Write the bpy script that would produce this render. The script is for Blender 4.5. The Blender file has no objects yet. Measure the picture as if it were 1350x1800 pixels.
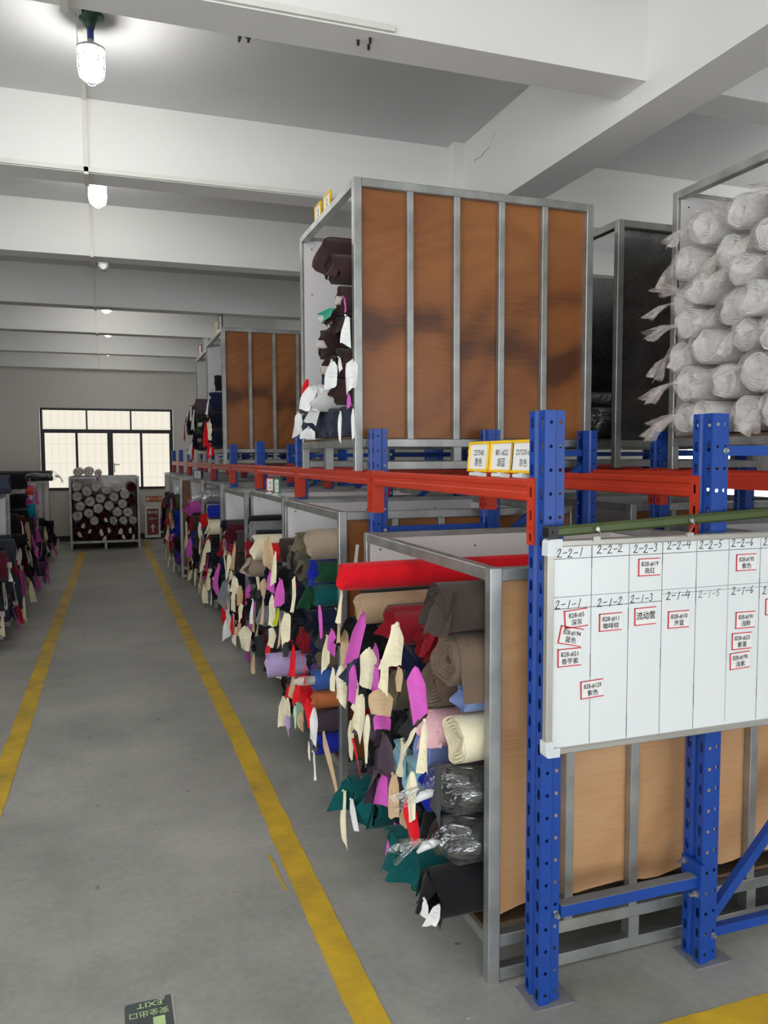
import bpy, math, random
from mathutils import Vector, Matrix, noise, Euler

# ------------------------------------------------------------------ camera
SC = bpy.context.scene
COL = SC.collection
CAM_H, F, YAW, PITCH, ROLL = 1.55, 1400.0, math.atan((675 - 187) / 1400.0), math.radians(3.95), math.radians(0.2)
_fw = Vector((math.sin(YAW) * math.cos(PITCH), math.cos(YAW) * math.cos(PITCH), -math.sin(PITCH)))
_r0 = Vector((math.cos(YAW), -math.sin(YAW), 0))
_u0 = _r0.cross(_fw)
_rt = math.cos(ROLL) * _r0 - math.sin(ROLL) * _u0
_up = math.sin(ROLL) * _r0 + math.cos(ROLL) * _u0
CAM = Vector((0, 0, CAM_H))
cd = bpy.data.cameras.new('camera')
cam = bpy.data.objects.new('camera', cd)
COL.objects.link(cam)
cd.sensor_fit = 'VERTICAL'
cd.sensor_height = 36
cd.lens = F / 1800 * 36
cd.clip_start = 0.05
cam.matrix_world = Matrix(((_rt.x, _up.x, -_fw.x, 0), (_rt.y, _up.y, -_fw.y, 0), (_rt.z, _up.z, -_fw.z, CAM_H), (0, 0, 0, 1)))
SC.camera = cam

# ------------------------------------------------------------------ world, exposure
W = bpy.data.worlds.new('world')
SC.world = W
W.use_nodes = True
bg = W.node_tree.nodes['Background']
bg.inputs[0].default_value = (0.92, 0.96, 1.0, 1)
bg.inputs[1].default_value = 5.6
SC.view_settings.view_transform = 'Standard'
SC.view_settings.look = 'None'
SC.view_settings.gamma = 1
SC.view_settings.use_curve_mapping = False
SC.view_settings.exposure = -0.40
LAMP_POWER = 270.0


# ------------------------------------------------------------------ helpers
def ray(x, y):
    return _fw + _rt * ((x - 675) / F) - _up * ((y - 900) / F)


def onX(x, y, X):
    d = ray(x, y)
    return CAM + d * (X / d.x)


def onY(x, y, Y):
    d = ray(x, y)
    return CAM + d * (Y / d.y)


def lin(c):
    out = []
    for v in c:
        v /= 255.0
        out.append(v / 12.92 if v <= 0.04045 else ((v + 0.055) / 1.055) ** 2.4)
    return tuple(out)


def smooth01(t):
    t = max(0.0, min(1.0, t))
    return t * t * (3 - 2 * t)


class MB:
    def __init__(s):
        s.v, s.f, s.m = [], [], []

    def quad(s, a, b, c, d, m=0):
        n = len(s.v)
        s.v += [tuple(a), tuple(b), tuple(c), tuple(d)]
        s.f.append((n, n + 1, n + 2, n + 3))
        s.m.append(m)
        return s

    def poly(s, pts, m=0):
        n = len(s.v)
        s.v += [tuple(p) for p in pts]
        s.f.append(tuple(range(n, n + len(pts))))
        s.m.append(m)
        return s

    def box(s, x0, x1, y0, y1, z0, z1, m=0, bev=0.0):
        n = len(s.v)
        if bev <= 0:
            s.v += [(x0, y0, z0), (x1, y0, z0), (x1, y1, z0), (x0, y1, z0), (x0, y0, z1), (x1, y0, z1), (x1, y1, z1), (x0, y1, z1)]
            fs = [(0, 3, 2, 1), (4, 5, 6, 7), (0, 1, 5, 4), (1, 2, 6, 5), (2, 3, 7, 6), (3, 0, 4, 7)]
            for f in fs:
                s.f.append(tuple(i + n for i in f))
                s.m.append(m)
        else:
            # chamfer along the longest axis
            dx, dy, dz = x1 - x0, y1 - y0, z1 - z0
            ax = max(range(3), key=lambda i: (dx, dy, dz)[i])
            lo = [x0, y0, z0]
            hi = [x1, y1, z1]
            u, w = [(1, 2), (2, 0), (0, 1)][ax]
            b = bev
            prof = [(lo[u] + b, lo[w]), (hi[u] - b, lo[w]), (hi[u], lo[w] + b), (hi[u], hi[w] - b), (hi[u] - b, hi[w]), (lo[u] + b, hi[w]), (lo[u], hi[w] - b), (lo[u], lo[w] + b)]
            for e in (lo[ax], hi[ax]):
                for p in prof:
                    q = [0, 0, 0]
                    q[ax] = e
                    q[u], q[w] = p
                    s.v.append(tuple(q))
            for i in range(8):
                j = (i + 1) % 8
                s.f.append((n + i, n + j, n + 8 + j, n + 8 + i))
                s.m.append(m)
            s.f.append(tuple(n + i for i in reversed(range(8))))
            s.f.append(tuple(n + 8 + i for i in range(8)))
            s.m += [m, m]
        return s

    def tube(s, pts, r, n=8, m=0, cap=True):
        pts = [Vector(p) for p in pts]
        base = len(s.v)
        k = len(pts)
        rr = r if isinstance(r, (list, tuple)) else [r] * k
        ref = None
        for i, p in enumerate(pts):
            t = (pts[min(i + 1, k - 1)] - pts[max(i - 1, 0)]).normalized()
            if ref is None:
                ref = Vector((0, 0, 1)) if abs(t.z) < 0.9 else Vector((1, 0, 0))
            a = (ref - t * ref.dot(t)).normalized()
            b = t.cross(a)
            ref = a
            for j in range(n):
                an = 2 * math.pi * j / n
                s.v.append(tuple(p + (a * math.cos(an) + b * math.sin(an)) * rr[i]))
        for i in range(k - 1):
            for j in range(n):
                jj = (j + 1) % n
                s.f.append((base + i * n + j, base + i * n + jj, base + (i + 1) * n + jj, base + (i + 1) * n + j))
                s.m.append(m)
        if cap:
            s.f.append(tuple(base + j for j in reversed(range(n))))
            s.f.append(tuple(base + (k - 1) * n + j for j in range(n)))
            s.m += [m, m]
        return s

    def lathe(s, prof, n=16, m=0, c=(0, 0, 0)):
        base = len(s.v)
        for (r, z) in prof:
            for j in range(n):
                a = 2 * math.pi * j / n
                s.v.append((c[0] + r * math.cos(a), c[1] + r * math.sin(a), c[2] + z))
        for i in range(len(prof) - 1):
            for j in range(n):
                jj = (j + 1) % n
                s.f.append((base + i * n + j, base + i * n + jj, base + (i + 1) * n + jj, base + (i + 1) * n + j))
                s.m.append(m)
        return s

    def grid(s, P, m=0):
        """P[i][j] points"""
        base = len(s.v)
        k = len(P[0])
        for row in P:
            s.v += [tuple(p) for p in row]
        for i in range(len(P) - 1):
            for j in range(k - 1):
                s.f.append((base + i * k + j, base + i * k + j + 1, base + (i + 1) * k + j + 1, base + (i + 1) * k + j))
                s.m.append(m)
        return s

    def xf(s, M):
        s.v = [tuple(M @ Vector(p)) for p in s.v]
        return s

    def mesh(s, name, mats=(), smooth=False):
        me = bpy.data.meshes.new(name)
        me.from_pydata(s.v, [], s.f)
        for mt in mats:
            me.materials.append(mt)
        if len(mats) > 1:
            me.polygons.foreach_set('material_index', s.m)
        if smooth:
            me.polygons.foreach_set('use_smooth', [True] * len(me.polygons))
        me.update()
        return me


def link(name, data, parent=None, loc=(0, 0, 0), rz=0.0):
    o = bpy.data.objects.new(name, data)
    COL.objects.link(o)
    o.location = loc
    o.rotation_euler = (0, 0, rz)
    if parent:
        o.parent = parent
    return o


def build(name, mb, mat, parent=None, loc=(0, 0, 0), rz=0.0, smooth=False):
    mats = mat if isinstance(mat, (list, tuple)) else [mat]
    return link(name, mb.mesh(name, mats, smooth), parent, loc, rz)


def tag(o, label, cat, group=None, kind=None):
    o['label'] = label
    o['category'] = cat
    if group:
        o['group'] = group
    if kind:
        o['kind'] = kind
    return o


def structure(o, label=None, cat=None):
    o['kind'] = 'structure'
    if label:
        o['label'] = label
        o['category'] = cat
    return o


def auto_smooth(o, angle=0.6):
    o.data.polygons.foreach_set('use_smooth', [True] * len(o.data.polygons))
    try:
        o.data.set_sharp_from_angle(angle=angle)
    except Exception:
        pass


def text_obj(body, size, mat, parent, M, bold=False, sx=1.0):
    c = bpy.data.curves.new('text', 'FONT')
    c.body = body
    c.size = size
    c.align_x = 'CENTER'
    c.align_y = 'CENTER'
    c.resolution_u = 3
    if bold:
        c.offset = size * 0.007
    t = bpy.data.objects.new('text', c)
    COL.objects.link(t)
    dg = bpy.context.evaluated_depsgraph_get()
    me = bpy.data.meshes.new_from_object(t.evaluated_get(dg))
    bpy.data.objects.remove(t)
    bpy.data.curves.remove(c)
    me.materials.clear()
    me.materials.append(mat)
    me.transform(M @ Matrix.Diagonal((sx, 1, 1, 1)))
    return link('lettering', me, parent)


# ------------------------------------------------------------------ materials
MATS = {}


def nodes(name):
    m = bpy.data.materials.new(name)
    m.use_nodes = True
    nt = m.node_tree
    return m, nt, nt.nodes, nt.links, nt.nodes['Principled BSDF']


def set_in(b, **k):
    for a, v in k.items():
        nm = a.replace('_', ' ')
        if nm in b.inputs:
            b.inputs[nm].default_value = v


def paint(name, rgb, rough=0.5, metal=0.0, var=0.06, scale=6.0, bump=0.0, bscale=60.0, spec=0.5):
    if name in MATS:
        return MATS[name]
    m, nt, N, L, b = nodes(name)
    c = lin(rgb)
    set_in(b, Roughness=rough, Metallic=metal)
    if 'Specular IOR Level' in b.inputs:
        b.inputs['Specular IOR Level'].default_value = spec
    tc = N.new('ShaderNodeTexCoord')
    nz = N.new('ShaderNodeTexNoise')
    nz.inputs['Scale'].default_value = scale
    nz.inputs['Detail'].default_value = 4
    L.new(tc.outputs['Object'], nz.inputs['Vector'])
    rp = N.new('ShaderNodeValToRGB')
    rp.color_ramp.elements[0].position = 0.3
    rp.color_ramp.elements[1].position = 0.7
    rp.color_ramp.elements[0].color = tuple(v * (1 - var) for v in c) + (1,)
    rp.color_ramp.elements[1].color = tuple(min(1, v * (1 + var)) for v in c) + (1,)
    L.new(nz.outputs['Fac'], rp.inputs['Fac'])
    L.new(rp.outputs['Color'], b.inputs['Base Color'])
    if bump > 0:
        n2 = N.new('ShaderNodeTexNoise')
        n2.inputs['Scale'].default_value = bscale
        n2.inputs['Detail'].default_value = 3
        L.new(tc.outputs['Object'], n2.inputs['Vector'])
        bp = N.new('ShaderNodeBump')
        bp.inputs['Strength'].default_value = bump
        bp.inputs['Distance'].default_value = 0.01
        L.new(n2.outputs['Fac'], bp.inputs['Height'])
        L.new(bp.outputs['Normal'], b.inputs['Normal'])
    MATS[name] = m
    return m


def fabric(cname):
    key = 'fabric_' + cname
    if key in MATS:
        return MATS[key]
    m = paint(key, PAL[cname], rough=0.92, var=0.10, scale=14, bump=0.25, bscale=180, spec=0.15)
    b = m.node_tree.nodes['Principled BSDF']
    if 'Sheen Weight' in b.inputs:
        b.inputs['Sheen Weight'].default_value = 0.12
        b.inputs['Sheen Roughness'].default_value = 0.5
    return m


def galvanised(name, rgb, lo=0.28, hi=0.6, metal=0.75):
    m, nt, N, L, b = nodes(name)
    c = lin(rgb)
    tc = N.new('ShaderNodeTexCoord')
    n1 = N.new('ShaderNodeTexNoise')
    n1.inputs['Scale'].default_value = 7
    n1.inputs['Detail'].default_value = 6
    n2 = N.new('ShaderNodeTexNoise')
    n2.inputs['Scale'].default_value = 90
    mp = N.new('ShaderNodeMapping')
    mp.inputs['Scale'].default_value = (1, 1, 1)
    L.new(tc.outputs['Object'], mp.inputs['Vector'])
    L.new(mp.outputs['Vector'], n1.inputs['Vector'])
    L.new(mp.outputs['Vector'], n2.inputs['Vector'])
    r = N.new('ShaderNodeValToRGB')
    r.color_ramp.elements[0].position = 0.35
    r.color_ramp.elements[1].position = 0.68
    r.color_ramp.elements[0].color = tuple(v * 0.72 for v in c) + (1,)
    r.color_ramp.elements[1].color = tuple(v * 1.15 for v in c) + (1,)
    L.new(n1.outputs['Fac'], r.inputs['Fac'])
    L.new(r.outputs['Color'], b.inputs['Base Color'])
    mr = N.new('ShaderNodeMapRange')
    mr.inputs['To Min'].default_value = lo
    mr.inputs['To Max'].default_value = hi
    L.new(n2.outputs['Fac'], mr.inputs['Value'])
    L.new(mr.outputs['Result'], b.inputs['Roughness'])
    b.inputs['Metallic'].default_value = metal
    return m


def plywood(name, dark, mid, light, gl=0.35, band=0.0, bz=0.6):
    m, nt, N, L, b = nodes(name)
    tc = N.new('ShaderNodeTexCoord')

    def tex(sc, scale, detail, dist):
        mp = N.new('ShaderNodeMapping')
        mp.inputs['Scale'].default_value = sc
        L.new(tc.outputs['Object'], mp.inputs['Vector'])
        n = N.new('ShaderNodeTexNoise')
        n.inputs['Scale'].default_value = scale
        n.inputs['Detail'].default_value = detail
        n.inputs['Distortion'].default_value = dist
        L.new(mp.outputs['Vector'], n.inputs['Vector'])
        return n.outputs['Fac']

    def math_(op, a, bb):
        q = N.new('ShaderNodeMath')
        q.operation = op
        for k, v in ((0, a), (1, bb)):
            if isinstance(v, (int, float)):
                q.inputs[k].default_value = v
            else:
                L.new(v, q.inputs[k])
        return q.outputs[0]
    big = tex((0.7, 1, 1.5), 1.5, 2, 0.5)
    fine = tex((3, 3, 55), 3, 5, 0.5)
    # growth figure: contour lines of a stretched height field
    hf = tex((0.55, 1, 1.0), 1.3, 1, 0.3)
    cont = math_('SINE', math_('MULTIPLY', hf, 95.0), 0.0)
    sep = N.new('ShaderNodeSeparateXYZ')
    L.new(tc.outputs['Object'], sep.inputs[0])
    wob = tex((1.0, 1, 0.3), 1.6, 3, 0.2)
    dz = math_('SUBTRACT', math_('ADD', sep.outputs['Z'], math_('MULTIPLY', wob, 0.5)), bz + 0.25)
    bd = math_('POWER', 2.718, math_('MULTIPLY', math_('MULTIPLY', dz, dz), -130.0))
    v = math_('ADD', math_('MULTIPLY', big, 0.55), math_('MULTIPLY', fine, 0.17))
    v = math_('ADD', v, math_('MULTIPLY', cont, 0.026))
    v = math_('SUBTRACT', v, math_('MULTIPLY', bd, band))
    rp = N.new('ShaderNodeValToRGB')
    e = rp.color_ramp.elements
    e[0].position = 0.20
    e[0].color = lin(dark) + (1,)
    e[1].position = 0.49
    e[1].color = lin(light) + (1,)
    k = e.new(0.33)
    k.color = lin(mid) + (1,)
    L.new(v, rp.inputs['Fac'])
    L.new(rp.outputs['Color'], b.inputs['Base Color'])
    b.inputs['Roughness'].default_value = gl
    return m


def concrete(name):
    m, nt, N, L, b = nodes(name)
    tc = N.new('ShaderNodeTexCoord')
    n1 = N.new('ShaderNodeTexNoise')
    n1.inputs['Scale'].default_value = 0.9
    n1.inputs['Detail'].default_value = 8
    n1.inputs['Roughness'].default_value = 0.62
    L.new(tc.outputs['Object'], n1.inputs['Vector'])
    n2 = N.new('ShaderNodeTexNoise')
    n2.inputs['Scale'].default_value = 38
    n2.inputs['Detail'].default_value = 4
    L.new(tc.outputs['Object'], n2.inputs['Vector'])
    r1 = N.new('ShaderNodeValToRGB')
    r1.color_ramp.elements[0].position = 0.35
    r1.color_ramp.elements[1].position = 0.68
    r1.color_ramp.elements[0].color = lin((142, 142, 135)) + (1,)
    r1.color_ramp.elements[1].color = lin((188, 186, 177)) + (1,)
    L.new(n1.outputs['Fac'], r1.inputs['Fac'])
    r2 = N.new('ShaderNodeValToRGB')
    r2.color_ramp.elements[0].position = 0.25
    r2.color_ramp.elements[1].position = 0.75
    r2.color_ramp.elements[0].color = (0.88, 0.88, 0.88, 1)
    r2.color_ramp.elements[1].color = (1.05, 1.05, 1.05, 1)
    L.new(n2.outputs['Fac'], r2.inputs['Fac'])
    mx = N.new('ShaderNodeMix')
    mx.data_type = 'RGBA'
    mx.blend_type = 'MULTIPLY'
    mx.inputs[0].default_value = 1
    L.new(r1.outputs['Color'], mx.inputs[6])
    L.new(r2.outputs['Color'], mx.inputs[7])
    # scattered dark specks and pale chips
    def specks(scale, col, thr, src):
        vo = N.new('ShaderNodeTexVoronoi')
        vo.voronoi_dimensions = '2D'
        vo.inputs['Scale'].default_value = scale
        nzv = N.new('ShaderNodeTexNoise')
        nzv.inputs['Scale'].default_value = 9
        L.new(tc.outputs['Object'], nzv.inputs['Vector'])
        ad = N.new('ShaderNodeMixRGB')
        ad.inputs[0].default_value = 0.10
        L.new(tc.outputs['Object'], ad.inputs[1])
        L.new(nzv.outputs['Color'], ad.inputs[2])
        L.new(ad.outputs[0], vo.inputs['Vector'])
        rr = N.new('ShaderNodeValToRGB')
        rr.color_ramp.elements[0].position = thr
        rr.color_ramp.elements[1].position = thr * 1.5
        rr.color_ramp.elements[0].color = (1, 1, 1, 1)
        rr.color_ramp.elements[1].color = (0, 0, 0, 1)
        L.new(vo.outputs['Distance'], rr.inputs['Fac'])
        mm = N.new('ShaderNodeMix')
        mm.data_type = 'RGBA'
        sp = N.new('ShaderNodeSeparateColor')
        L.new(vo.outputs['Color'], sp.inputs[0])
        gt = N.new('ShaderNodeMath')
        gt.operation = 'GREATER_THAN'
        gt.inputs[1].default_value = 0.6
        L.new(sp.outputs[0], gt.inputs[0])
        ml = N.new('ShaderNodeMath')
        ml.operation = 'MULTIPLY'
        L.new(rr.outputs['Color'], ml.inputs[0])
        L.new(gt.outputs[0], ml.inputs[1])
        mh = N.new('ShaderNodeMath')
        mh.operation = 'MULTIPLY'
        mh.inputs[1].default_value = 0.7
        L.new(ml.outputs[0], mh.inputs[0])
        L.new(mh.outputs[0], mm.inputs[0])
        L.new(src, mm.inputs[6])
        mm.inputs[7].default_value = lin(col) + (1,)
        return mm.outputs[2]
    o = specks(3.0, (96, 95, 90), 0.022, mx.outputs[2])
    o = specks(4.3, (210, 209, 201), 0.013, o)
    L.new(o, b.inputs['Base Color'])
    mr = N.new('ShaderNodeMapRange')
    mr.inputs['To Min'].default_value = 0.38
    mr.inputs['To Max'].default_value = 0.7
    L.new(n1.outputs['Fac'], mr.inputs['Value'])
    L.new(mr.outputs['Result'], b.inputs['Roughness'])
    bp = N.new('ShaderNodeBump')
    bp.inputs['Strength'].default_value = 0.12
    bp.inputs['Distance'].default_value = 0.004
    L.new(n2.outputs['Fac'], bp.inputs['Height'])
    L.new(bp.outputs['Normal'], b.inputs['Normal'])
    return m


def worn_yellow(name):
    m, nt, N, L, b = nodes(name)
    tc = N.new('ShaderNodeTexCoord')
    n1 = N.new('ShaderNodeTexNoise')
    n1.inputs['Scale'].default_value = 3.5
    n1.inputs['Detail'].default_value = 9
    n1.inputs['Roughness'].default_value = 0.7
    L.new(tc.outputs['Object'], n1.inputs['Vector'])
    r = N.new('ShaderNodeValToRGB')
    e = r.color_ramp.elements
    e[0].position = 0.30
    e[0].color = lin((160, 138, 56)) + (1,)
    e[1].position = 0.62
    e[1].color = lin((226, 186, 40)) + (1,)
    k = e.new(0.46)
    k.color = lin((204, 166, 44)) + (1,)
    L.new(n1.outputs['Fac'], r.inputs['Fac'])
    L.new(r.outputs['Color'], b.inputs['Base Color'])
    b.inputs['Roughness'].default_value = 0.55
    return m


def plastic_film(name, tint, lo, hi, rough=0.18, seedscale=14.0):
    """clear bag: part see-through, part milky, glossy, wrinkled"""
    m, nt, N, L, b = nodes(name)
    out = N['Material Output']
    set_in(b, Roughness=rough)
    b.inputs['Base Color'].default_value = lin(tint) + (1,)
    tc = N.new('ShaderNodeTexCoord')
    mp = N.new('ShaderNodeMapping')
    mp.inputs['Scale'].default_value = (0.6, 1.4, 1.4)
    L.new(tc.outputs['Object'], mp.inputs['Vector'])
    n1 = N.new('ShaderNodeTexNoise')
    n1.inputs['Scale'].default_value = seedscale
    n1.inputs['Detail'].default_value = 4
    n1.inputs['Distortion'].default_value = 1.8
    L.new(mp.outputs['Vector'], n1.inputs['Vector'])
    bp = N.new('ShaderNodeBump')
    bp.inputs['Strength'].default_value = 0.5
    bp.inputs['Distance'].default_value = 0.02
    L.new(n1.outputs['Fac'], bp.inputs['Height'])
    L.new(bp.outputs['Normal'], b.inputs['Normal'])
    mr = N.new('ShaderNodeMapRange')
    mr.inputs['From Min'].default_value = 0.35
    mr.inputs['From Max'].default_value = 0.7
    mr.inputs['To Min'].default_value = lo
    mr.inputs['To Max'].default_value = hi
    L.new(n1.outputs['Fac'], mr.inputs['Value'])
    tr = N.new('ShaderNodeBsdfTransparent')
    ms = N.new('ShaderNodeMixShader')
    L.new(mr.outputs['Result'], ms.inputs[0])
    L.new(tr.outputs[0], ms.inputs[1])
    L.new(b.outputs[0], ms.inputs[2])
    L.new(ms.outputs[0], out.inputs['Surface'])
    return m


def emitter(name, rgb, strength):
    m, nt, N, L, b = nodes(name)
    out = N['Material Output']
    e = N.new('ShaderNodeEmission')
    e.inputs[0].default_value = tuple(rgb) + (1,)
    e.inputs[1].default_value = strength
    L.new(e.outputs[0], out.inputs['Surface'])
    N.remove(b)
    return m


PAL = dict(black=(24, 24, 26), charcoal=(62, 63, 64), navy=(24, 32, 62), darknavy=(16, 20, 38), navygrey=(58, 60, 84), teal=(10, 82, 82),
           green=(24, 70, 44), olive=(100, 92, 72), taupe=(112, 94, 80), darkbrown=(66, 56, 50), brown=(58, 40, 38), khaki=(196, 168, 134),
           beige=(160, 143, 124), red=(222, 22, 36), wine=(140, 24, 36), maroon=(72, 16, 30), palepink=(236, 190, 196), magenta=(208, 92, 184),
           periwinkle=(128, 148, 196), lightblue=(150, 192, 204), royal=(26, 44, 160), midblue=(62, 96, 168), cream=(236, 226, 194), white=(228, 228, 226),
           orange=(196, 116, 70), plum=(82, 68, 78), lavender=(184, 164, 208), grey=(126, 128, 130), purple=(98, 56, 140), coral=(240, 92, 88),
           cyan=(20, 146, 172), moss=(78, 92, 56), tan=(200, 170, 134), slate=(56, 62, 76), lime=(190, 200, 30), mint=(190, 220, 190), jade=(30, 150, 120))
CNAME = dict(darknavy='very dark navy', navygrey='grey navy', darkbrown='dark brown', palepink='pale pink', lightblue='light blue', royal='royal blue',
             midblue='mid blue', green='dark green', slate='slate blue', brown='dark chocolate brown')


def cn(c):
    return CNAME.get(c, c)


WHITE = paint('white_wall_paint', (226, 225, 221), rough=0.85, var=0.03, scale=1.2, bump=0.05, bscale=30)
WALLG = paint('far_wall_paint', (205, 200, 193), rough=0.85, var=0.03, scale=1.0)
CEIL = paint('ceiling_paint', (205, 205, 205), rough=0.9, var=0.03, scale=0.8)
FLOOR = concrete('concrete_floor')
YELLOW = worn_yellow('yellow_floor_paint')
BLUE = paint('blue_rack_paint', (18, 66, 150), rough=0.36, var=0.07, scale=9)
BLUED = paint('dusty_blue_paint', (118, 118, 122), rough=0.7, var=0.12, scale=12)
RED = paint('orange_red_beam_paint', (190, 56, 32), rough=0.42, var=0.06, scale=7, spec=0.35)
ZINC = galvanised('galvanised_tube', (172, 174, 170))
ZINC2 = galvanised('galvanised_sheet', (120, 122, 122), 0.18, 0.42, 0.85)
PLY1 = plywood('light_plywood', (160, 116, 76), (190, 144, 100), (206, 164, 122), 0.5)
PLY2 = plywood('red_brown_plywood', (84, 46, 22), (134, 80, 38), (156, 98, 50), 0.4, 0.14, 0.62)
LAMIN = paint('white_laminate', (226, 222, 222), rough=0.35, var=0.02, scale=2)
DARKW = paint('deck_board', (96, 74, 52), rough=0.7, var=0.2, scale=8)
STEEL = paint('zinc_bolt', (200, 200, 196), rough=0.3, metal=0.9, var=0.05)
BLACKP = paint('black_plastic', (24, 24, 24), rough=0.4)
BLACKF = paint('black_window_frame', (26, 26, 28), rough=0.45)
CARD = paint('cardboard', (168, 132, 90), rough=0.8, var=0.1, scale=20)
CARDW = paint('white_tube_paper', (214, 208, 198), rough=0.7)
PAPER = paint('white_paper', (232, 231, 228), rough=0.6, var=0.02)
BOARD = paint('whiteboard_enamel', (226, 230, 229), rough=0.22, var=0.015, scale=1.5)
ALU = paint('aluminium_rail', (188, 186, 178), rough=0.35, metal=0.6, var=0.05)
CAPW = paint('white_corner_plastic', (212, 216, 216), rough=0.35)
INK = paint('black_ink', (22, 22, 24), rough=0.6)
REDP = paint('red_label_edge', (205, 36, 48), rough=0.5)
POLEG = paint('olive_green_pole', (70, 84, 40), rough=0.4, var=0.1)
YFRAME = paint('yellow_plastic', (244, 196, 20), rough=0.35, var=0.02)
FILM = plastic_film('clear_bag_film', (236, 226, 220), 0.12, 0.5, 0.2, 7.0)


def gloss_film(name):
    m, nt, N, L, b = nodes(name)
    out = N['Material Output']
    tc = N.new('ShaderNodeTexCoord')
    mp = N.new('ShaderNodeMapping')
    mp.inputs['Scale'].default_value = (0.5, 1.5, 1.5)
    L.new(tc.outputs['Object'], mp.inputs['Vector'])
    n1 = N.new('ShaderNodeTexNoise')
    n1.inputs['Scale'].default_value = 8
    n1.inputs['Detail'].default_value = 3
    n1.inputs['Distortion'].default_value = 2.0
    L.new(mp.outputs['Vector'], n1.inputs['Vector'])
    bp = N.new('ShaderNodeBump')
    bp.inputs['Strength'].default_value = 0.9
    bp.inputs['Distance'].default_value = 0.03
    L.new(n1.outputs['Fac'], bp.inputs['Height'])
    g = N.new('ShaderNodeBsdfGlossy')
    g.inputs['Roughness'].default_value = 0.12
    L.new(bp.outputs['Normal'], g.inputs['Normal'])
    tr = N.new('ShaderNodeBsdfTransparent')
    mr = N.new('ShaderNodeMapRange')
    mr.inputs['From Min'].default_value = 0.4
    mr.inputs['From Max'].default_value = 0.7
    mr.inputs['To Min'].default_value = 0.08
    mr.inputs['To Max'].default_value = 0.38
    L.new(n1.outputs['Fac'], mr.inputs['Value'])
    ms = N.new('ShaderNodeMixShader')
    L.new(mr.outputs['Result'], ms.inputs[0])
    L.new(tr.outputs[0], ms.inputs[1])
    L.new(g.outputs[0], ms.inputs[2])
    L.new(ms.outputs[0], out.inputs['Surface'])
    N.remove(b)
    return m


FILMK = gloss_film('thin_clear_film')
KNOT = paint('white_bag_knot', (226, 226, 224), rough=0.3, bump=0.4, bscale=40)
SKID = paint('conduit_white', (214, 212, 204), rough=0.5)

# ------------------------------------------------------------------ room shell
RX0, RX1, RY0, RY1 = -4.2, 8.2, -4.6, 15.95
ZC, ZB = 3.6, 3.185
BEAMS = [-3.2, -1.1, 1.0, 3.02, 5.0, 7.0, 9.27, 11.2, 13.4]
floor = structure(build('floor', MB().box(RX0, RX1, RY0, RY1, -0.12, 0), FLOOR), 'grey worn concrete factory floor', 'floor')


def painted_line(a, b, w, seed):
    a, b = Vector(a), Vector(b)
    d = (b - a)
    ln = d.length
    d.normalize()
    nrm = Vector((-d.y, d.x, 0))
    n = int(ln / 0.05)
    P = []
    for i in range(n + 1):
        t = i * ln / n
        e1 = w / 2 + 0.006 * noise.noise((t * 6, seed, 0)) + 0.004 * noise.noise((t * 31, seed, 3))
        e2 = w / 2 + 0.006 * noise.noise((t * 6, seed, 9)) + 0.004 * noise.noise((t * 31, seed, 5))
        c = a + d * t + nrm * 0.012 * noise.noise((t * 0.5, seed, 1.5))
        P.append([c - nrm * e1 + Vector((0, 0, 0.0015)), c + nrm * e2 + Vector((0, 0, 0.0015))])
    o = build('floor_line', MB().grid(P), YELLOW, floor)
    o['label'] = 'worn yellow painted floor line'
    return o


painted_line((0.655, 0.2, 0), (0.63, 15.3, 0), 0.098, 1)
painted_line((-0.55, 1.0, 0), (-0.40, 14.0, 0), 0.10, 2)
painted_line((1.0, 1.66, 0), (6.0, 1.655, 0), 0.12, 3)
# thin double scratch of paint beside the right line
painted_line((0.555, 3.0, 0), (0.565, 2.72, 0), 0.010, 4)

wf = structure(build('wall_far', MB().box(RX0, -1.13, RY1, RY1 + 0.2, 0, ZC).box(1.25, RX1, RY1, RY1 + 0.2, 0, ZC).box(-1.13, 1.25, RY1, RY1 + 0.2, 0, 0.955).box(-1.13, 1.25, RY1, RY1 + 0.2, 2.475, ZC), WALLG), 'off white far wall around the window', 'wall')
structure(build('wall_left', MB().box(RX0 - 0.2, RX0, 3.2, RY1, 0, ZC).box(RX0 - 0.2, RX0, RY0, 3.2, 0, 0.9).box(RX0 - 0.2, RX0, RY0, 3.2, 3.15, ZC), WHITE), 'white left side wall with a long window opening near the entrance', 'wall')
structure(build('wall_right', MB().box(RX1, RX1 + 0.2, RY0, 3.6, 0, ZC).box(RX1, RX1 + 0.2, 10, RY1, 0, ZC).box(RX1, RX1 + 0.2, 3.6, 10, 0, 1.0).box(RX1, RX1 + 0.2, 3.6, 10, 2.6, ZC), WHITE), 'white right side wall with long window opening', 'wall')
structure(build('wall_near', MB().box(RX0, -3.2, RY0 - 0.2, RY0, 0, ZC).box(5.2, RX1, RY0 - 0.2, RY0, 0, ZC).box(-3.2, 5.2, RY0 - 0.2, RY0, 2.5, ZC), WHITE), 'white wall with wide loading door opening', 'wall')
structure(build('baseboard_far', MB().box(RX0, RX1, RY1 - 0.012, RY1, 0, 0.1), paint('dark_baseboard', (58, 54, 50), 0.7)), 'dark painted skirting along the far wall', 'baseboard')
ceiling = structure(build('ceiling', MB().box(RX0, RX1, RY0, RY1, ZC, ZC + 0.15), CEIL), 'flat white concrete ceiling slab', 'ceiling')
for yb in BEAMS + [15.7]:
    build('ceiling_beam', MB().box(RX0, 2.276, yb, yb + (0.2 if yb < 15 else 0.25), ZB, ZC).box(2.52, RX1, yb, yb + 0.2, ZB, ZC), WHITE, ceiling)
build('girder', MB().box(2.276, 2.52, RY0, RY1, 3.09, ZC), WHITE, ceiling)
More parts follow.
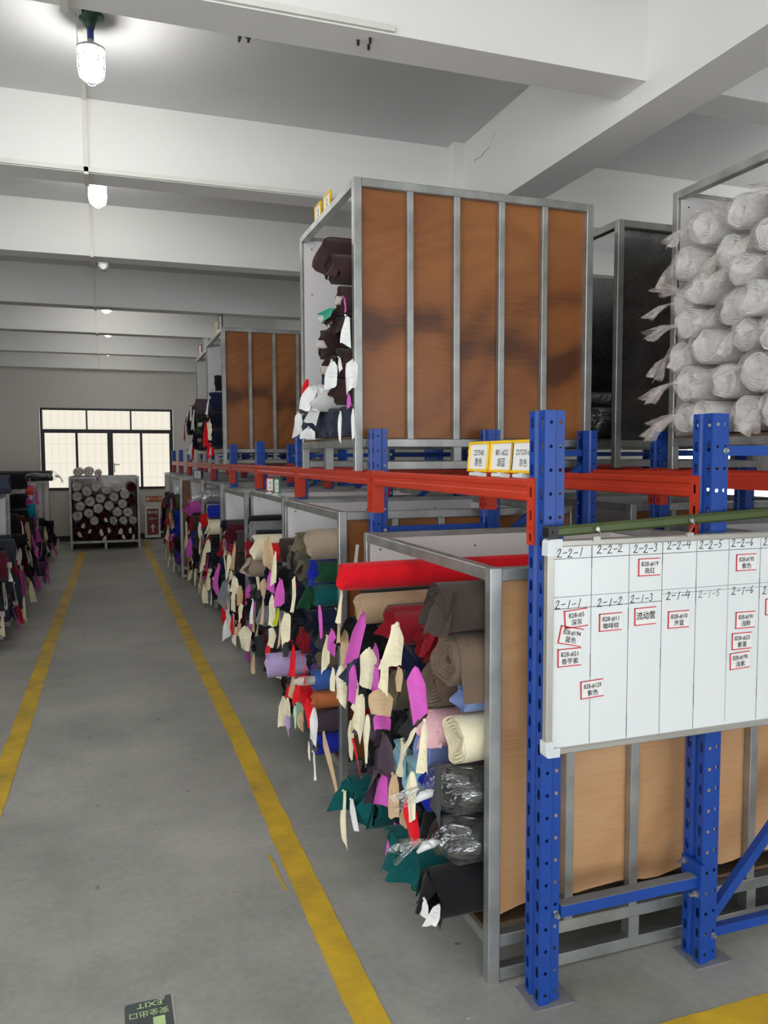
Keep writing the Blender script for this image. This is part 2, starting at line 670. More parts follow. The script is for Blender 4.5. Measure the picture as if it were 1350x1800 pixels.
build('girder', MB().box(6.3, 6.55, RY0, RY1, 3.09, ZC), WHITE, ceiling)
build('beam_haunch', MB().box(2.20, 2.277, 4.90, 5.001, ZB, ZC), WHITE, ceiling)
build('beam_haunch', MB().box(2.20, 2.277, 9.17, 9.271, ZB, ZC), WHITE, ceiling)
# cable trunking along lower edges of the beam faces, conduits
build('cable_trunking', MB().box(-4.1, 1.10, 3.005, 3.02, ZB + 0.006, ZB + 0.03), SKID, ceiling)
build('cable_trunking', MB().box(-4.1, 1.95, 4.985, 5.0, ZB + 0.004, ZB + 0.03), SKID, ceiling)
cond = MB()
cond.box(-2.5, 0.66, 3.96, 3.985, ZC - 0.02, ZC)
build('ceiling_conduit', cond, SKID, ceiling)
for i in range(3, len(BEAMS)):
    y0 = BEAMS[i] + 0.2
    y1 = BEAMS[i + 1] if i + 1 < len(BEAMS) else 15.7
    build('ceiling_conduit', MB().box(-0.075, -0.05, y0, y1, ZC - 0.018, ZC), SKID, ceiling)
    build('beam_conduit', MB().box(-0.075, -0.05, y1 - 0.015, y1, ZB, ZC - 0.018).box(-0.075, -0.05, y1 - 0.015, y1 + 0.2, ZB - 0.012, ZB), SKID, ceiling)
build('beam_conduit', MB().box(-0.115, -0.085, 3.01, 3.22, ZB - 0.014, ZB).box(-0.115, -0.085, 3.22, 3.235, ZB - 0.014, ZC), SKID, ceiling)
# broken conduit end with loose wires
wr = MB()
wr.tube([(0.66, 3.97, 3.585), (0.71, 3.96, 3.585), (0.75, 3.98, 3.57)], 0.003, 5).tube([(0.66, 3.98, 3.59), (0.70, 4.0, 3.575), (0.78, 3.97, 3.59)], 0.003, 5)
wr.box(0.655, 0.665, 3.95, 4.0, 3.55, 3.6).box(0.70, 0.71, 3.95, 4.0, 3.555, 3.6)
build('loose_wire', wr, BLACKP, ceiling)
# bolt stubs under the near beam
bs = MB()
for x, y in ((0.98, 3.10), (1.03, 3.12), (1.02, 3.07)):
    bs.tube([(x, y, ZB), (x, y, ZB - 0.02)], 0.006, 6)
build('bolt_stub', bs, BLACKP, ceiling)
# cracked plaster on the girder face
ck = MB()
pl = [onX(x, y, 2.2755) for x, y in ((834, 286), (836, 281), (846, 276), (853, 266), (862, 258), (864, 247), (870, 236), (868, 228))]
for k, (a, b2) in enumerate(zip(pl[:-1], pl[1:])):
    wdt = (0.008, 0.003, 0.006, 0.003, 0.004, 0.003, 0.002)[k]
    ck.quad(a, b2, b2 + Vector((0, 0, wdt)), a + Vector((0, 0, wdt * 1.3)))
build('plaster_crack', ck, paint('crack_grey', (96, 90, 84), 0.9), ceiling)

# ------------------------------------------------------------------ window
win = link('window_1', None)
win.location = (0.06, RY1, 0.955)
structure(win, 'wide black framed window of frosted panes with security bars', 'window')
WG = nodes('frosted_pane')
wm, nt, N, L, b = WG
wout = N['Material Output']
we = N.new('ShaderNodeEmission')  # daylight behind the frosted glass put in as the pane's own glow
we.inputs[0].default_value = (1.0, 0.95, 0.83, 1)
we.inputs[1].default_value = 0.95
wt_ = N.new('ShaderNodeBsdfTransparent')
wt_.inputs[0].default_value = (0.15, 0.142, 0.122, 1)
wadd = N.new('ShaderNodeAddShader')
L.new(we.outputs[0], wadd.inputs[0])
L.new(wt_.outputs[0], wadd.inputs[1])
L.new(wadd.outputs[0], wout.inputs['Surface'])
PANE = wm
x0, x1, z0, z1 = -1.18, 1.18, 0.0, 1.52
zm = 1.06
fr = MB().box(x0, x1, -0.02, 0.05, z0, 0.045).box(x0, x1, -0.02, 0.05, z1 - 0.04, z1).box(x0, x0 + 0.045, -0.02, 0.05, 0.045, z1 - 0.04).box(x1 - 0.045, x1, -0.02, 0.05, 0.045, z1 - 0.04)
build('window_frame', fr, BLACKF, win)
build('transom', MB().box(x0 + 0.045, x1 - 0.045, -0.02, 0.05, zm, zm + 0.07), BLACKF, win)
tops = [x0 + 0.045, x0 + 0.805, x0 + 1.59, x1 - 0.045]
for i in range(3):
    a = tops[i] + (0.015 if i else 0)
    c = tops[i + 1] - (0.015 if i < 2 else 0)
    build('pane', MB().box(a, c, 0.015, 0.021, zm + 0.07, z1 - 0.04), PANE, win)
    if i < 2:
        build('mullion', MB().box(tops[i + 1] - 0.015, tops[i + 1] + 0.015, -0.02, 0.05, zm + 0.07, z1 - 0.04), BLACKF, win)
bots = [x0 + 0.07, x0 + 0.62, x0 + 1.21, x0 + 1.77, x1 - 0.07]
build('sash_stile', MB().box(x0 + 0.045, x0 + 0.07, -0.02, 0.05, 0.045, zm), BLACKF, win)
build('sash_stile', MB().box(x1 - 0.07, x1 - 0.045, -0.02, 0.05, 0.045, zm), BLACKF, win)
for i in range(4):
    a = bots[i] + (0.0 if i == 0 else (0.05 if i == 2 else 0.022))
    c = bots[i + 1] - (0.0 if i == 3 else (0.05 if i == 1 else 0.022))
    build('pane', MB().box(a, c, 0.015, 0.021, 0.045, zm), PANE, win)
    if i < 3:
        hw = 0.05 if i == 1 else 0.022
        build('mullion', MB().box(bots[i + 1] - hw, bots[i + 1] + hw, -0.02, 0.05, 0.045, zm), BLACKF, win)
hd = MB().box(bots[2] + 0.055, bots[2] + 0.075, -0.05, -0.02, 0.32, 0.50).box(bots[2] + 0.06, bots[2] + 0.16, -0.06, -0.045, 0.46, 0.48)
build('window_handle', hd, CAPW, win)
BAR = paint('dark_security_bar', (40, 40, 38), 0.5)  # bars coloured near black
for k in range(19):
    xb = x0 + 0.06 + k * (2.24 / 18)
    build('security_bar', MB().box(xb - 0.010, xb + 0.010, 0.09, 0.11, 0.0, z1), BAR, win)
for zb in (0.22, 0.5, 0.86, 1.16):
    build('security_rail', MB().box(x0, x1, 0.115, 0.13, zb - 0.012, zb + 0.012), BAR, win)


# ------------------------------------------------------------------ explosion-proof jar lamps
GLASSJ = plastic_film('lamp_jar_glass', (240, 245, 250), 0.05, 0.16, 0.05, 5)
LON = emitter('lit_bulb', (1.0, 0.985, 0.95), LAMP_POWER)
LDIM = emitter('unlit_bulb_glow', (1.0, 0.97, 0.9), 1.1)  # for the switched-off lamp: brightness put in as a faint glow
GREENB = paint('dark_green_enamel', (24, 62, 48), 0.4)
TAPE = paint('blue_insulating_tape', (34, 48, 120), 0.5)
GREYC = paint('grey_lamp_cap', (150, 152, 150), 0.45)


def lamp(x, y, label, lit=True):
    t = link('jar_lamp', None, loc=(x, y, ZC))
    tag(t, label, 'lamp', 'jar lamps along the aisle ceiling')
    build('ceiling_base', MB().lathe([(0.0, 0), (0.062, 0), (0.062, -0.012), (0.03, -0.03), (0.02, -0.055), (0.018, -0.06)], 20), GREENB, t, smooth=True)
    build('stem', MB().lathe([(0.015, -0.055), (0.015, -0.11)], 12), TAPE, t, smooth=True)
    build('cap', MB().lathe([(0.012, -0.108), (0.016, -0.125), (0.05, -0.14), (0.066, -0.15), (0.066, -0.158), (0.0, -0.158)], 20), GREYC, t, smooth=True)
    build('glass_jar', MB().lathe([(0.052, -0.158), (0.053, -0.24), (0.045, -0.28), (0.02, -0.297), (0.0, -0.30)], 20), GLASSJ, t, smooth=True)
    bulb = MB().lathe([(0.0, -0.185), (0.014, -0.187), (0.03, -0.205), (0.042, -0.235), (0.036, -0.268), (0.016, -0.285), (0.0, -0.288)], 18)
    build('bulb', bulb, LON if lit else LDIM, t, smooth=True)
    wire = MB()
    for k in range(6):
        a = math.pi * 2 * k / 6
        c, s = math.cos(a), math.sin(a)
        wire.tube([(0.06 * c, 0.06 * s, -0.155), (0.061 * c, 0.061 * s, -0.24), (0.052 * c, 0.052 * s, -0.285), (0.02 * c, 0.02 * s, -0.308)], 0.0022, 5)
    for rr, zz in ((0.0615, -0.2), (0.06, -0.25), (0.02, -0.308)):
        wire.tube([(rr * math.cos(2 * math.pi * k / 20), rr * math.sin(2 * math.pi * k / 20), zz) for k in range(21)], 0.0022, 5, cap=False)
    build('guard_cage', wire, GREYC, t)
    return t


lamp(-0.015, -2.2, 'lit jar lamp on the ceiling before the near loading door')
lamp(-0.015, -0.1, 'lit jar lamp on the ceiling behind the viewer of the aisle')
lamp(-0.015, 2.05, 'lit jar lamp on the ceiling in front of the thick near beam')
lamp(-0.015, 4.08, 'lit caged jar lamp with blue taped stem and green base')
lamp(-0.005, 6.02, 'lit caged jar lamp in second ceiling bay with top behind beam')
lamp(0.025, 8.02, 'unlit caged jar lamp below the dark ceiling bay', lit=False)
lamp(0.055, 10.3, 'lit caged jar lamp just past the dark beam face')
lamp(0.08, 12.3, 'lit jar lamp in the bay before the last two beams')
lamp(0.085, 14.5, 'lit jar lamp in the last ceiling bay by the window wall')
for yy, wh in ((-0.1, 'near the loading door'), (4.08, 'level with the large raised cage'), (8.0, 'level with the second raised cage'), (12.3, 'near the far wall')):
    lamp(4.9, yy, 'lit jar lamp over the next aisle ' + wh)

# smoke detectors beside the far lamps
for x, y, wh in ((-0.33, 9.75, 'beside the lit lamp past the dark beam'), (-0.30, 14.2, 'in the last bay by the window wall')):
    z = ZC
    sd = build('smoke_detector', MB().lathe([(0.0, -0.045), (0.035, -0.042), (0.05, -0.02), (0.055, 0.0), (0.0, 0.0)], 16), CARDW, loc=(x, y, ZC), smooth=True)
    tag(sd, 'round white smoke detector on the ceiling ' + wh, 'smoke detector', 'smoke detectors on the ceiling')

# ------------------------------------------------------------------ pallet rack
BT = 1.487          # beam top
PH = 1.674          # upright height
PW, PD = 0.082, 0.066   # width along Y (slotted face), depth along X


def holed_strip(mb, p0, p1, z0, zs, hw, hh, frac=0.5, hexa=True):
    """vertical strip from p0 to p1 (xy) with openings centred at heights zs"""
    p0, p1 = Vector((p0[0], p0[1], 0)), Vector((p1[0], p1[1], 0))
    d = p1 - p0
    w = d.length
    d.normalize()

    def P(u, z):
        q = p0 + d * u
        return (q.x, q.y, z)
    pitch = zs[1] - zs[0]
    c = w * frac
    for z in zs:
        a, bb = z - pitch / 2, z + pitch / 2
        if hexa:
            hole = [(c - hw, z + hh * 0.55), (c - hw, z - hh * 0.55), (c - hw * 0.5, z - hh), (c + hw * 0.5, z - hh), (c + hw, z - hh * 0.55), (c + hw, z + hh * 0.55), (c + hw * 0.5, z + hh), (c - hw * 0.5, z + hh)]
        else:
            hole = [(c - hw, z + hh * 0.42), (c - hw, z - hh * 0.42), (c - hw * 0.42, z - hh), (c + hw * 0.42, z - hh), (c + hw, z - hh * 0.42), (c + hw, z + hh * 0.42), (c + hw * 0.42, z + hh), (c - hw * 0.42, z + hh)]
        outer = [(0, bb), (0, a), (0, a), (w, a), (w, a), (w, bb), (w, bb), (0, bb)]
        mid = [(0, z + hh * .5), (0, z - hh * .5), (c - hw * .45, a), (c + hw * .45, a), (w, z - hh * .5), (w, z + hh * .5), (c + hw * .45, bb), (c - hw * .45, bb)]
        cor = [(0, a), None, (w, a), None, (w, bb), None, (0, bb), None]
        n = len(mb.v)
        for (u, zz) in hole + mid:
            mb.v.append(P(u, zz))
        for i in range(8):
            j = (i + 1) % 8
            mb.f.append((n + i, n + 8 + i, n + 8 + j, n + j))
            mb.m.append(0)
        k = len(mb.v)
        for cc in ((0, a), (w, a), (w, bb), (0, bb)):
            mb.v.append(P(*cc))
        for ci, (i, j) in enumerate(((1, 2), (3, 4), (5, 6), (7, 0))):
            mb.f.append((n + 8 + i, k + ci, n + 8 + j))
            mb.m.append(0)


def plain_strip(mb, p0, p1, z0, z1):
    mb.quad((p0[0], p0[1], z0), (p1[0], p1[1], z0), (p1[0], p1[1], z1), (p0[0], p0[1], z1))


def upright_mesh(flip):
    """Omega profile, slotted face towards -X (or +X when flip), origin at centre of the base"""
    mb = MB()
    s = 1 if not flip else -1
    X = lambda v: s * v
    pitch = PH / 26
    zs = [pitch * (i + 0.5) for i in range(26)]
    hw2 = PW / 2
    xf = -PD / 2
    xb = PD / 2
    g = 0.009
    # slotted front face: two slotted bands and a groove between them
    bands = [((X(xf), -hw2), (X(xf), -0.012)), ((X(xf), 0.012), (X(xf), hw2))]
    for a, b2 in bands:
        holed_strip(mb, a, b2, 0, zs, 0.0065, 0.0155, 0.5, True)
    plain_strip(mb, (X(xf), -0.012), (X(xf + g), -0.007), 0, PH)
    plain_strip(mb, (X(xf + g), -0.007), (X(xf + g), 0.007), 0, PH)
    plain_strip(mb, (X(xf + g), 0.007), (X(xf), 0.012), 0, PH)
    for sy in (-1, 1):
        # side: proud band with round holes, step, recessed band with round holes, return lip
        holed_strip(mb, (X(xf), sy * hw2), (X(xf + 0.034), sy * hw2), 0, zs, 0.005, 0.005, 0.55, False)
        plain_strip(mb, (X(xf + 0.034), sy * hw2), (X(xf + 0.040), sy * (hw2 - 0.008)), 0, PH)
        holed_strip(mb, (X(xf + 0.040), sy * (hw2 - 0.008)), (X(xb), sy * (hw2 - 0.008)), 0, zs, 0.005, 0.005, 0.5, False)
        plain_strip(mb, (X(xb), sy * (hw2 - 0.008)), (X(xb), sy * (hw2 - 0.022)), 0, PH)
    return mb


UP_L = upright_mesh(False).mesh('upright', [BLUE])
UP_R = upright_mesh(True).mesh('upright', [BLUE])
for me in (UP_L, UP_R):
    pass
PLATE = MB().box(-0.055, 0.075, -0.055, 0.06, 0, 0.005).mesh('base_plate', [BLUED])
POSTY = [1.92, 3.36, 4.83, 6.23, 7.62, 9.03, 10.42, 11.8, 13.2, 14.6]


def beam_mesh(L, fx):
    """stepped box beam along +Y, top at 0; fx=-1: face toward -X"""
    h = 0.062
    prof = [(-0.021, -0.004), (-0.017, 0), (0.002, 0), (0.002, -0.012), (0.021, -0.012), (0.021, -h), (-0.017, -h), (-0.021, -h + 0.004), (-0.021, -0.040), (-0.0175, -0.036), (-0.0175, -0.022), (-0.021, -0.018)]
    mb = MB()
    n = len(prof)
    for y in (0, L):
        for (x, z) in prof:
            mb.v.append((x * (-fx), y, z))
    for i in range(n):
        j = (i + 1) % n
        mb.f.append((i, j, n + j, n + i))
        mb.m.append(0)
    mb.f.append(tuple(range(n)))
    mb.f.append(tuple(range(n, 2 * n)))
    mb.m += [0, 0]
    return mb


def connector(side):
    """L bracket hooked on the slotted face; side=+1 at the near end of a beam"""
    mb = MB()
    z1, z0 = 0.004, -0.182
    # leg on the slotted face with three slots, built from bars around the openings
    ya, yb = (-0.034, 0.004) if side > 0 else (-0.004, 0.034)
    x0, x1 = -0.0045, 0.0
    ym = (ya + yb) / 2
    mb.box(x0, x1, ya, ym - 0.006, z0, z1).box(x0, x1, ym + 0.006, yb, z0, z1)
    zz = [z1, -0.022, -0.05, -0.086, -0.114, -0.150, -0.172, z0]
    for k in range(0, 8, 2):
        mb.box(x0, x1, ym - 0.006, ym + 0.006, zz[k + 1], zz[k])
    # leg across the beam end
    ye = 0.0045 if side > 0 else -0.0045
    mb.box(x0, 0.045, min(0, ye), max(0, ye), z0, z1)
    mb.tube([(x0 - 0.006, ym, -0.132), (x0, ym, -0.132)], 0.005, 6)
    return mb


CONN_A = connector(1).mesh('end_connector', [RED])
CONN_B = connector(-1).mesh('end_connector', [RED])
BOLT = MB().tube([(0, -0.012, 0), (0, 0.0, 0)], [0.006, 0.006], 6).tube([(0, -0.004, 0), (0, 0, 0)], 0.009, 6).mesh('bolt', [STEEL])


def rack(name, label, rows, nposts, beamrows, y_first=0):
    root = link(name, None, loc=(rows[0], POSTY[y_first], 0))
    tag(root, label, 'rack')
    base = Vector(root.location)

    def L(p):
        return Vector(p) - base
    for ri, X in enumerate(rows):
        for yi in range(y_first, nposts):
            flip = (ri == len(rows) - 1)
            u = link('upright', UP_R if flip else UP_L, root, L((X, POSTY[yi], 0)))
            link('base_plate', PLATE, u)
    for ri in beamrows:
        X = rows[ri]
        flip = (ri == len(rows) - 1)
        for yi in range(y_first, nposts - 1):
            y0, y1 = POSTY[yi] + PW / 2, POSTY[yi + 1] - PW / 2
            bx = X - PD / 2 + 0.018 if not flip else X + PD / 2 - 0.018
            bm = build('beam', beam_mesh(y1 - y0, -1 if not flip else 1), RED, root, L((bx, y0, BT)))
            dx = (X - PD / 2 - bx) if not flip else (X + PD / 2 - bx)
            if not flip:
                link('end_connector', CONN_A, bm, (dx, 0.0, 0))
                link('end_connector', CONN_B, bm, (dx, y1 - y0, 0))
    return root, L


rack1, RL = rack('pallet_rack', 'long blue and orange red pallet rack beside the yellow aisle line', [1.145, 1.70, 2.22], 10, [0, 1, 2])
# frame bracing between the rows
for yi, Y in enumerate(POSTY[:9]):
    yb = Y - 0.02
    # row spacers with bolted flange
    for z in ((0.25,) if yi == 0 else (1.21,)):
        s = build('row_spacer', MB().box(1.18, 1.655, yb - 0.02, yb + 0.015, z, z + 0.032), BLUE, rack1, RL((0, 0, 0)))
        if yi == 0:
            build('dust_layer', MB().box(1.182, 1.653, yb - 0.0195, yb + 0.0145, z + 0.032, z + 0.0335), BLUED, s)
            fl = build('flange', MB().box(1.651, 1.667, yb - 0.035, yb + 0.05, z - 0.03, z + 0.075), BLUE, s)
            for (yy, zz) in ((yb - 0.02, z - 0.018), (yb + 0.035, z + 0.06)):
                build('bolt', MB().tube([(1.651, yy, zz), (1.625, yy, zz)], 0.006, 6).tube([(1.651, yy, zz), (1.643, yy, zz)], 0.011, 6), STEEL, fl)
        link('bolt', BOLT, rack1, RL((1.165, Y - PW / 2 + 0.008, z + 0.015)))
    # lattice frame between second and third row
    fr_parts = [((1.73, 0.075), (2.19, 0.075)), ((1.73, 0.115), (2.19, 0.60)), ((2.19, 0.66), (1.73, 1.10)), ((1.73, 1.13), (2.19, 1.50)), ((1.73, 1.565), (2.19, 1.565))]
    for (xa, za), (xb, zb) in fr_parts:
        d = Vector((xb - xa, 0, zb - za))
        ln = d.length
        an = -math.atan2(d.z, d.x)
        o = build('brace', MB().box(0, ln, -0.012, 0.012, -0.015, 0.015), BLUE, rack1, RL((xa, Y, za)))
        o.rotation_euler = (0, an, 0)
    for (x, z) in ((1.72, 0.085), (1.72, 1.565)):
        link('bolt', BOLT, rack1, RL((x, Y - PW / 2 + 0.008, z)))
for k in range(1):
    link('bolt', BOLT, rack1, RL((1.165, 1.92 - PW / 2, 0.262)))
rack2, RL2 = rack('pallet_rack', 'second blue and red pallet rack standing behind the first row', [2.66, 3.2, 3.72], 6, [0, 2])
for yi, Y in enumerate(POSTY[:6]):
    for (xa, za), (xb, zb) in [((3.23, 0.115), (3.69, 0.60)), ((3.69, 0.66), (3.23, 1.10)), ((3.23, 1.565), (3.69, 1.565)), ((2.69, 1.22), (3.17, 1.22)), ((2.69, 1.565), (3.17, 1.565))]:
        d = Vector((xb - xa, 0, zb - za))
        o = build('brace', MB().box(0, d.length, -0.012, 0.012, -0.015, 0.015), BLUE, rack2, RL2((xa, Y, za)))
        o.rotation_euler = (0, -math.atan2(d.z, d.x), 0)

# ------------------------------------------------------------------ storage cages
T = 0.038
CAGES = {}


def cage(key, label, loc, Wd, D, H, rz=0.0, ply=PLY1, studs=4, base=0.145, panel_far=True, kind='ply', group=None):
    """open steel cage, local: opening at x=0 facing -x, depth +x, width +y"""
    root = link('storage_cage', None, loc=loc, rz=rz)
    tag(root, label, 'cage', group)
    b = 0.003
    pm = MB().box(0, T, 0, T, 0, H, bev=b).mesh('post', [ZINC])
    for (x, y) in ((0, 0), (0, Wd - T), (D - T, 0), (D - T, Wd - T)):
        link('post', pm, root, (x, y, 0))
    fr = MB().box(0, T, 0, Wd - 2 * T, 0, T, bev=b).mesh('top_rail', [ZINC])
    link('top_rail', fr, root, (0, T, H - T))
    link('top_rail', fr, root, (D - T, T, H - T))
    sr = MB().box(0, D - 2 * T, 0, T, 0, T, bev=b).mesh('side_rail', [ZINC])
    for y in (0, Wd - T):
        link('top_rail', sr, root, (T, y, H - T))
        link('base_rail', sr, root, (T, y, base - T))
        link('skid_rail', sr, root, (T, y, 0.004))
    link('base_rail', fr, root, (0, T, base - T))
    link('base_rail', fr, root, (D - T, T, base - T))
    link('skid_rail', fr, root, (D - T, T, 0.004))
    ft = MB().box(0, T, 0, T, 0, base - T).mesh('foot', [ZINC])
    link('foot', ft, root, (0, Wd / 2 - T / 2, 0))
    ftm = MB().box(0, T, 0, T, 0, base - T - T - 0.004).mesh('foot', [ZINC])
    st = MB().box(0, 0.03, 0, 0.03, base, H - T, bev=0.002).mesh('stud', [ZINC])
    for si, y in enumerate((0.002, Wd - 0.032)):
        for k in range(studs):
            xs = T + (D - 2 * T) * (k + 1) / (studs + 1) - 0.015
            link('stud', st, root, (xs, y, 0))
            if k % 2 == 1:
                link('foot', ftm, root, (xs, y, T + 0.004))
    # side panels between the studs: veneer outside, white laminate inside
    inner = LAMIN if kind == 'ply' else ZINC2
    outer = ply if kind == 'ply' else ZINC2
    px0, px1 = T * 0.4, D - T * 0.4
    for side in (0, 1):
        p = MB()
        y_out = 0.033 if side == 0 else Wd - 0.033
        y_in = y_out + (0.007 if side == 0 else -0.007)
        lo, hi = min(y_out, y_in), max(y_out, y_in)
        if key == 'C1' and side == 0:
            nn = 24
            bot = [(px0 + (px1 - px0) * k / nn, base + 0.052 + 0.012 * noise.noise((k * 0.31, 2.2, 0)) - 0.02 * max(0, 1 - k / 4.0) + 0.018 * abs(math.sin(k * 0.55))) for k in range(nn + 1)]
            for (yy, mi) in ((lo, 0), (hi, 1)):
                p.grid([[(x, yy, z) for x, z in bot], [(x, yy, H - T * 0.6) for x, z in bot]], mi)
            p.grid([[(x, lo, z) for x, z in bot], [(x, hi, z) for x, z in bot]], 1)
        else:
            p.box(px0, px1, lo, hi, base + 0.004, H - T * 0.6)
            p.m = [0] * 6
            p.m[4 if side == 0 else 2] = 1
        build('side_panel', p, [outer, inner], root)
    build('back_panel', MB().box(D - T - 0.008, D - T - 0.001, 0.042, Wd - 0.042, base + 0.004, H - T), inner, root)
    build('deck', MB().box(0.004, D - T, 0.041, Wd - 0.041, base, base + 0.012), DARKW, root)
    if kind == 'ply':
        sm = MB()
        for xs in (0.06, 0.5, 0.95):
            for zs in (H - 0.07, H - 0.32):
                sm.tube([(xs, Wd - 0.0405, zs), (xs, Wd - 0.043, zs)], 0.004, 6)
        build('screw_head', sm, BLACKP, root)
    root['base'] = base
    CAGES[key] = dict(root=root, loc=Vector(loc), rz=rz, W=Wd, D=D, H=H, base=base + 0.012)
    return root


LOW = 'plywood sided storage cages along the aisle'
cage('C1', 'light plywood sided steel cage beside the whiteboard', (1.022, 2.015, 0), 1.18, 1.24, 1.232, ply=PLY1, studs=4, group=LOW)
cage('C2', 'steel cage behind the whiteboard cage, second in the floor row', (0.985, 3.44, 0), 1.18, 1.24, 1.303, ply=PLY2, group=LOW)
cage('C3', 'third floor cage along the rack, with two sign frames on top', (1.04, 4.91, 0), 1.18, 1.24, 1.30, ply=PLY2, group=LOW)
cage('C4', 'fourth floor cage along the rack, heaped with dark rolls', (1.03, 6.31, 0), 1.18, 1.24, 1.27, ply=PLY2, group=LOW)
cage('C5', 'fifth floor cage along the rack, with grey bagged roll on top', (1.025, 7.70, 0), 1.18, 1.24, 1.295, ply=PLY2, group=LOW)
cage('C6', 'sixth floor cage along the rack, with blue edged sign frame', (1.0, 9.11, 0), 1.18, 1.24, 1.295, ply=PLY2, group=LOW)
cage('C7', 'seventh floor cage along the rack, with moss green roll on top', (0.885, 10.50, 0), 1.18, 1.24, 1.295, ply=PLY2, group=LOW)
cage('C8', 'eighth floor cage along the rack, near the fire cabinet', (0.97, 11.88, 0), 1.18, 1.24, 1.295, ply=PLY2, group=LOW)
cage('C9', 'last floor cage along the rack before the window wall', (0.97, 13.28, 0), 1.18, 1.24, 1.295, ply=PLY2, group=LOW)
UPG = 'plywood cages raised on the rack beams'
cage('U1', 'large red brown plywood cage raised on the rack, with four studs', (1.063, 3.44, BT + 0.001), 1.04, 1.235, 1.295, ply=PLY2, studs=4, group=UPG)
cage('U2', 'raised plywood cage far along the rack with a black sign frame', (1.063, 7.71, BT + 0.001), 1.24, 1.24, 1.295, ply=PLY2, studs=4, group=UPG)
cage('U3', 'furthest raised cage on the rack with a red sign frame', (1.098, 9.12, BT + 0.001), 1.2, 1.24, 1.295, ply=PLY2, studs=4, group=UPG)
cage('B1', 'raised cage on the second rack filled with clear bagged white rolls', (2.553, 2.02, BT + 0.001), 1.16, 1.24, 1.295, ply=PLY2, studs=4)
cage('B2', 'raised cage with dark galvanised sheet sides on the second rack', (2.555, 3.60, BT + 0.001), 1.16, 1.24, 1.295, kind='zinc', studs=2)
SEC = 'floor cages under the second rack'
for k, (y, h) in enumerate(((2.02, 1.232), (3.46, 1.30), (4.91, 1.295), (6.31, 1.295))):
    cage('S%d' % k, ['floor cage under the clear bagged rolls', 'floor cage under the galvanised sheet cage, with magenta cloth', 'third floor cage under the second rack', 'fourth floor cage under the second rack'][k], (2.56, y, 0), 1.18, 1.24, h, ply=PLY2, group=SEC)
LFT = 'storage cages across the aisle from the rack'
for k, y in enumerate((8.05, 9.45, 11.0, 12.45, 13.9)):
    cage('L%d' % k, ['cage across the aisle facing the fifth floor cage, with maroon rolls', 'cage across the aisle with a dark roll and purple tag on top', 'cage across the aisle with brown side panel and coral and cyan rolls', 'cage across the aisle behind the coral and cyan rolls', 'last cage across the aisle beside the window'][k],
         (-0.87, y, 0), 1.16, 1.24, 1.235, rz=math.pi, ply=PLY2, group=LFT)
cage('FC', 'open cage standing in front of the window full of white bagged rolls', (0.535, 14.33, 0), 1.13, 1.15, 1.235, rz=math.pi / 2, ply=PLY2)

# ------------------------------------------------------------------ fabric rolls
TAU = 2 * math.pi


def roll_mesh(seed, r, L, mess=0.3, res=1.0, ripple=0.0):
    """rolled cloth along +X, front end at x=0, centre line on the x axis"""
    rnd = random.Random(seed)
    n = max(12, int(26 * res))
    th0 = rnd.uniform(0, TAU)
    sd = rnd.uniform(0, 50)
    ph = rnd.uniform(0, 1)
    xs = [0.0, 0.008, 0.03, 0.08, 0.16, 0.27, 0.4, 0.6, 0.85, 1.0]
    if res < 0.7:
        xs = [0.0, 0.01, 0.06, 0.25, 0.6, 1.0]
    step = 0.055
    mb = MB()

    def R(a, x):
        u = ((a - th0) % TAU) / TAU
        rr = r * (0.945 + step * u)
        rr *= 1 + 0.045 * noise.noise((math.cos(a) * 1.6 + sd, math.sin(a) * 1.6, x * 3)) + 0.02 * noise.noise((math.cos(a) * 4 + sd, math.sin(a) * 4, x * 9))
        if ripple:
            rr *= 1 + ripple * math.sin(x * 150 + 2 * math.sin(a + sd))
        return min(rr, r)
    angs = [th0 + 1e-4 + (TAU - 2e-4) * i / n for i in range(n + 1)]
    P = []
    for k, t in enumerate(xs):
        x = t * L
        row = []
        for a in angs:
            dx = 0.0
            if k < 3:
                dx = -mess * 0.05 * (noise.noise((math.cos(a) * 1.2 + sd + 9, math.sin(a) * 1.2, 1)) + 0.35) * (1 - k / 3)
            rr = R(a, x) * (0.985 if k == 0 else 1)
            row.append((x + dx, rr * math.cos(a), rr * math.sin(a)))
        P.append(row)
    mb.grid(P)
    # seam step
    S = [[row[0] for row in P], [row[-1] for row in P]]
    mb.grid(S)
    # spiral end
    m = max(6, int(26 * res * res))
    turns = max(2.5, 5.0 * res)
    E = [P[0]]
    for j in range(1, m + 1):
        f = 1 - j / m * 0.80
        row = []
        for i, a in enumerate(angs):
            base = R(a, 0) * 0.985 * f
            q = (j / m * turns + i / n + ph) % 1.0
            dep = 0.016 * max(0.0, 1 - abs(q - 0.5) / 0.28)
            dep += mess * 0.03 * noise.noise((math.cos(a) * 1.5 * f + sd, math.sin(a) * 1.5 * f, 4)) + 0.012 * (1 - f)
            edge = -mess * 0.05 * (noise.noise((math.cos(a) * 1.2 + sd + 9, math.sin(a) * 1.2, 1)) + 0.35)
            row.append((dep + edge * f, base * math.cos(a), base * math.sin(a)))
        E.append(row)
    mb.grid(E)
    c = E[-1]
    mb.poly([(p[0] + 0.02, p[1], p[2]) for p in c[:-1]])
    mb.grid([c, [(p[0] + 0.02, p[1], p[2]) for p in c]])
    # back end
    mb.poly([P[-1][i] for i in range(n)])
    return mb


def core_mesh(seed, r, out, inn=0.05):
    mb = MB()
    n = 14
    mb.lathe([(r * 0.72, inn - out), (r * 0.72, 0), (r, 0), (r, out + inn)], n)
    mb.xf(Matrix(((0, 0, 1, -out), (1, 0, 0, 0), (0, 1, 0, 0), (0, 0, 0, 1))))
    return mb


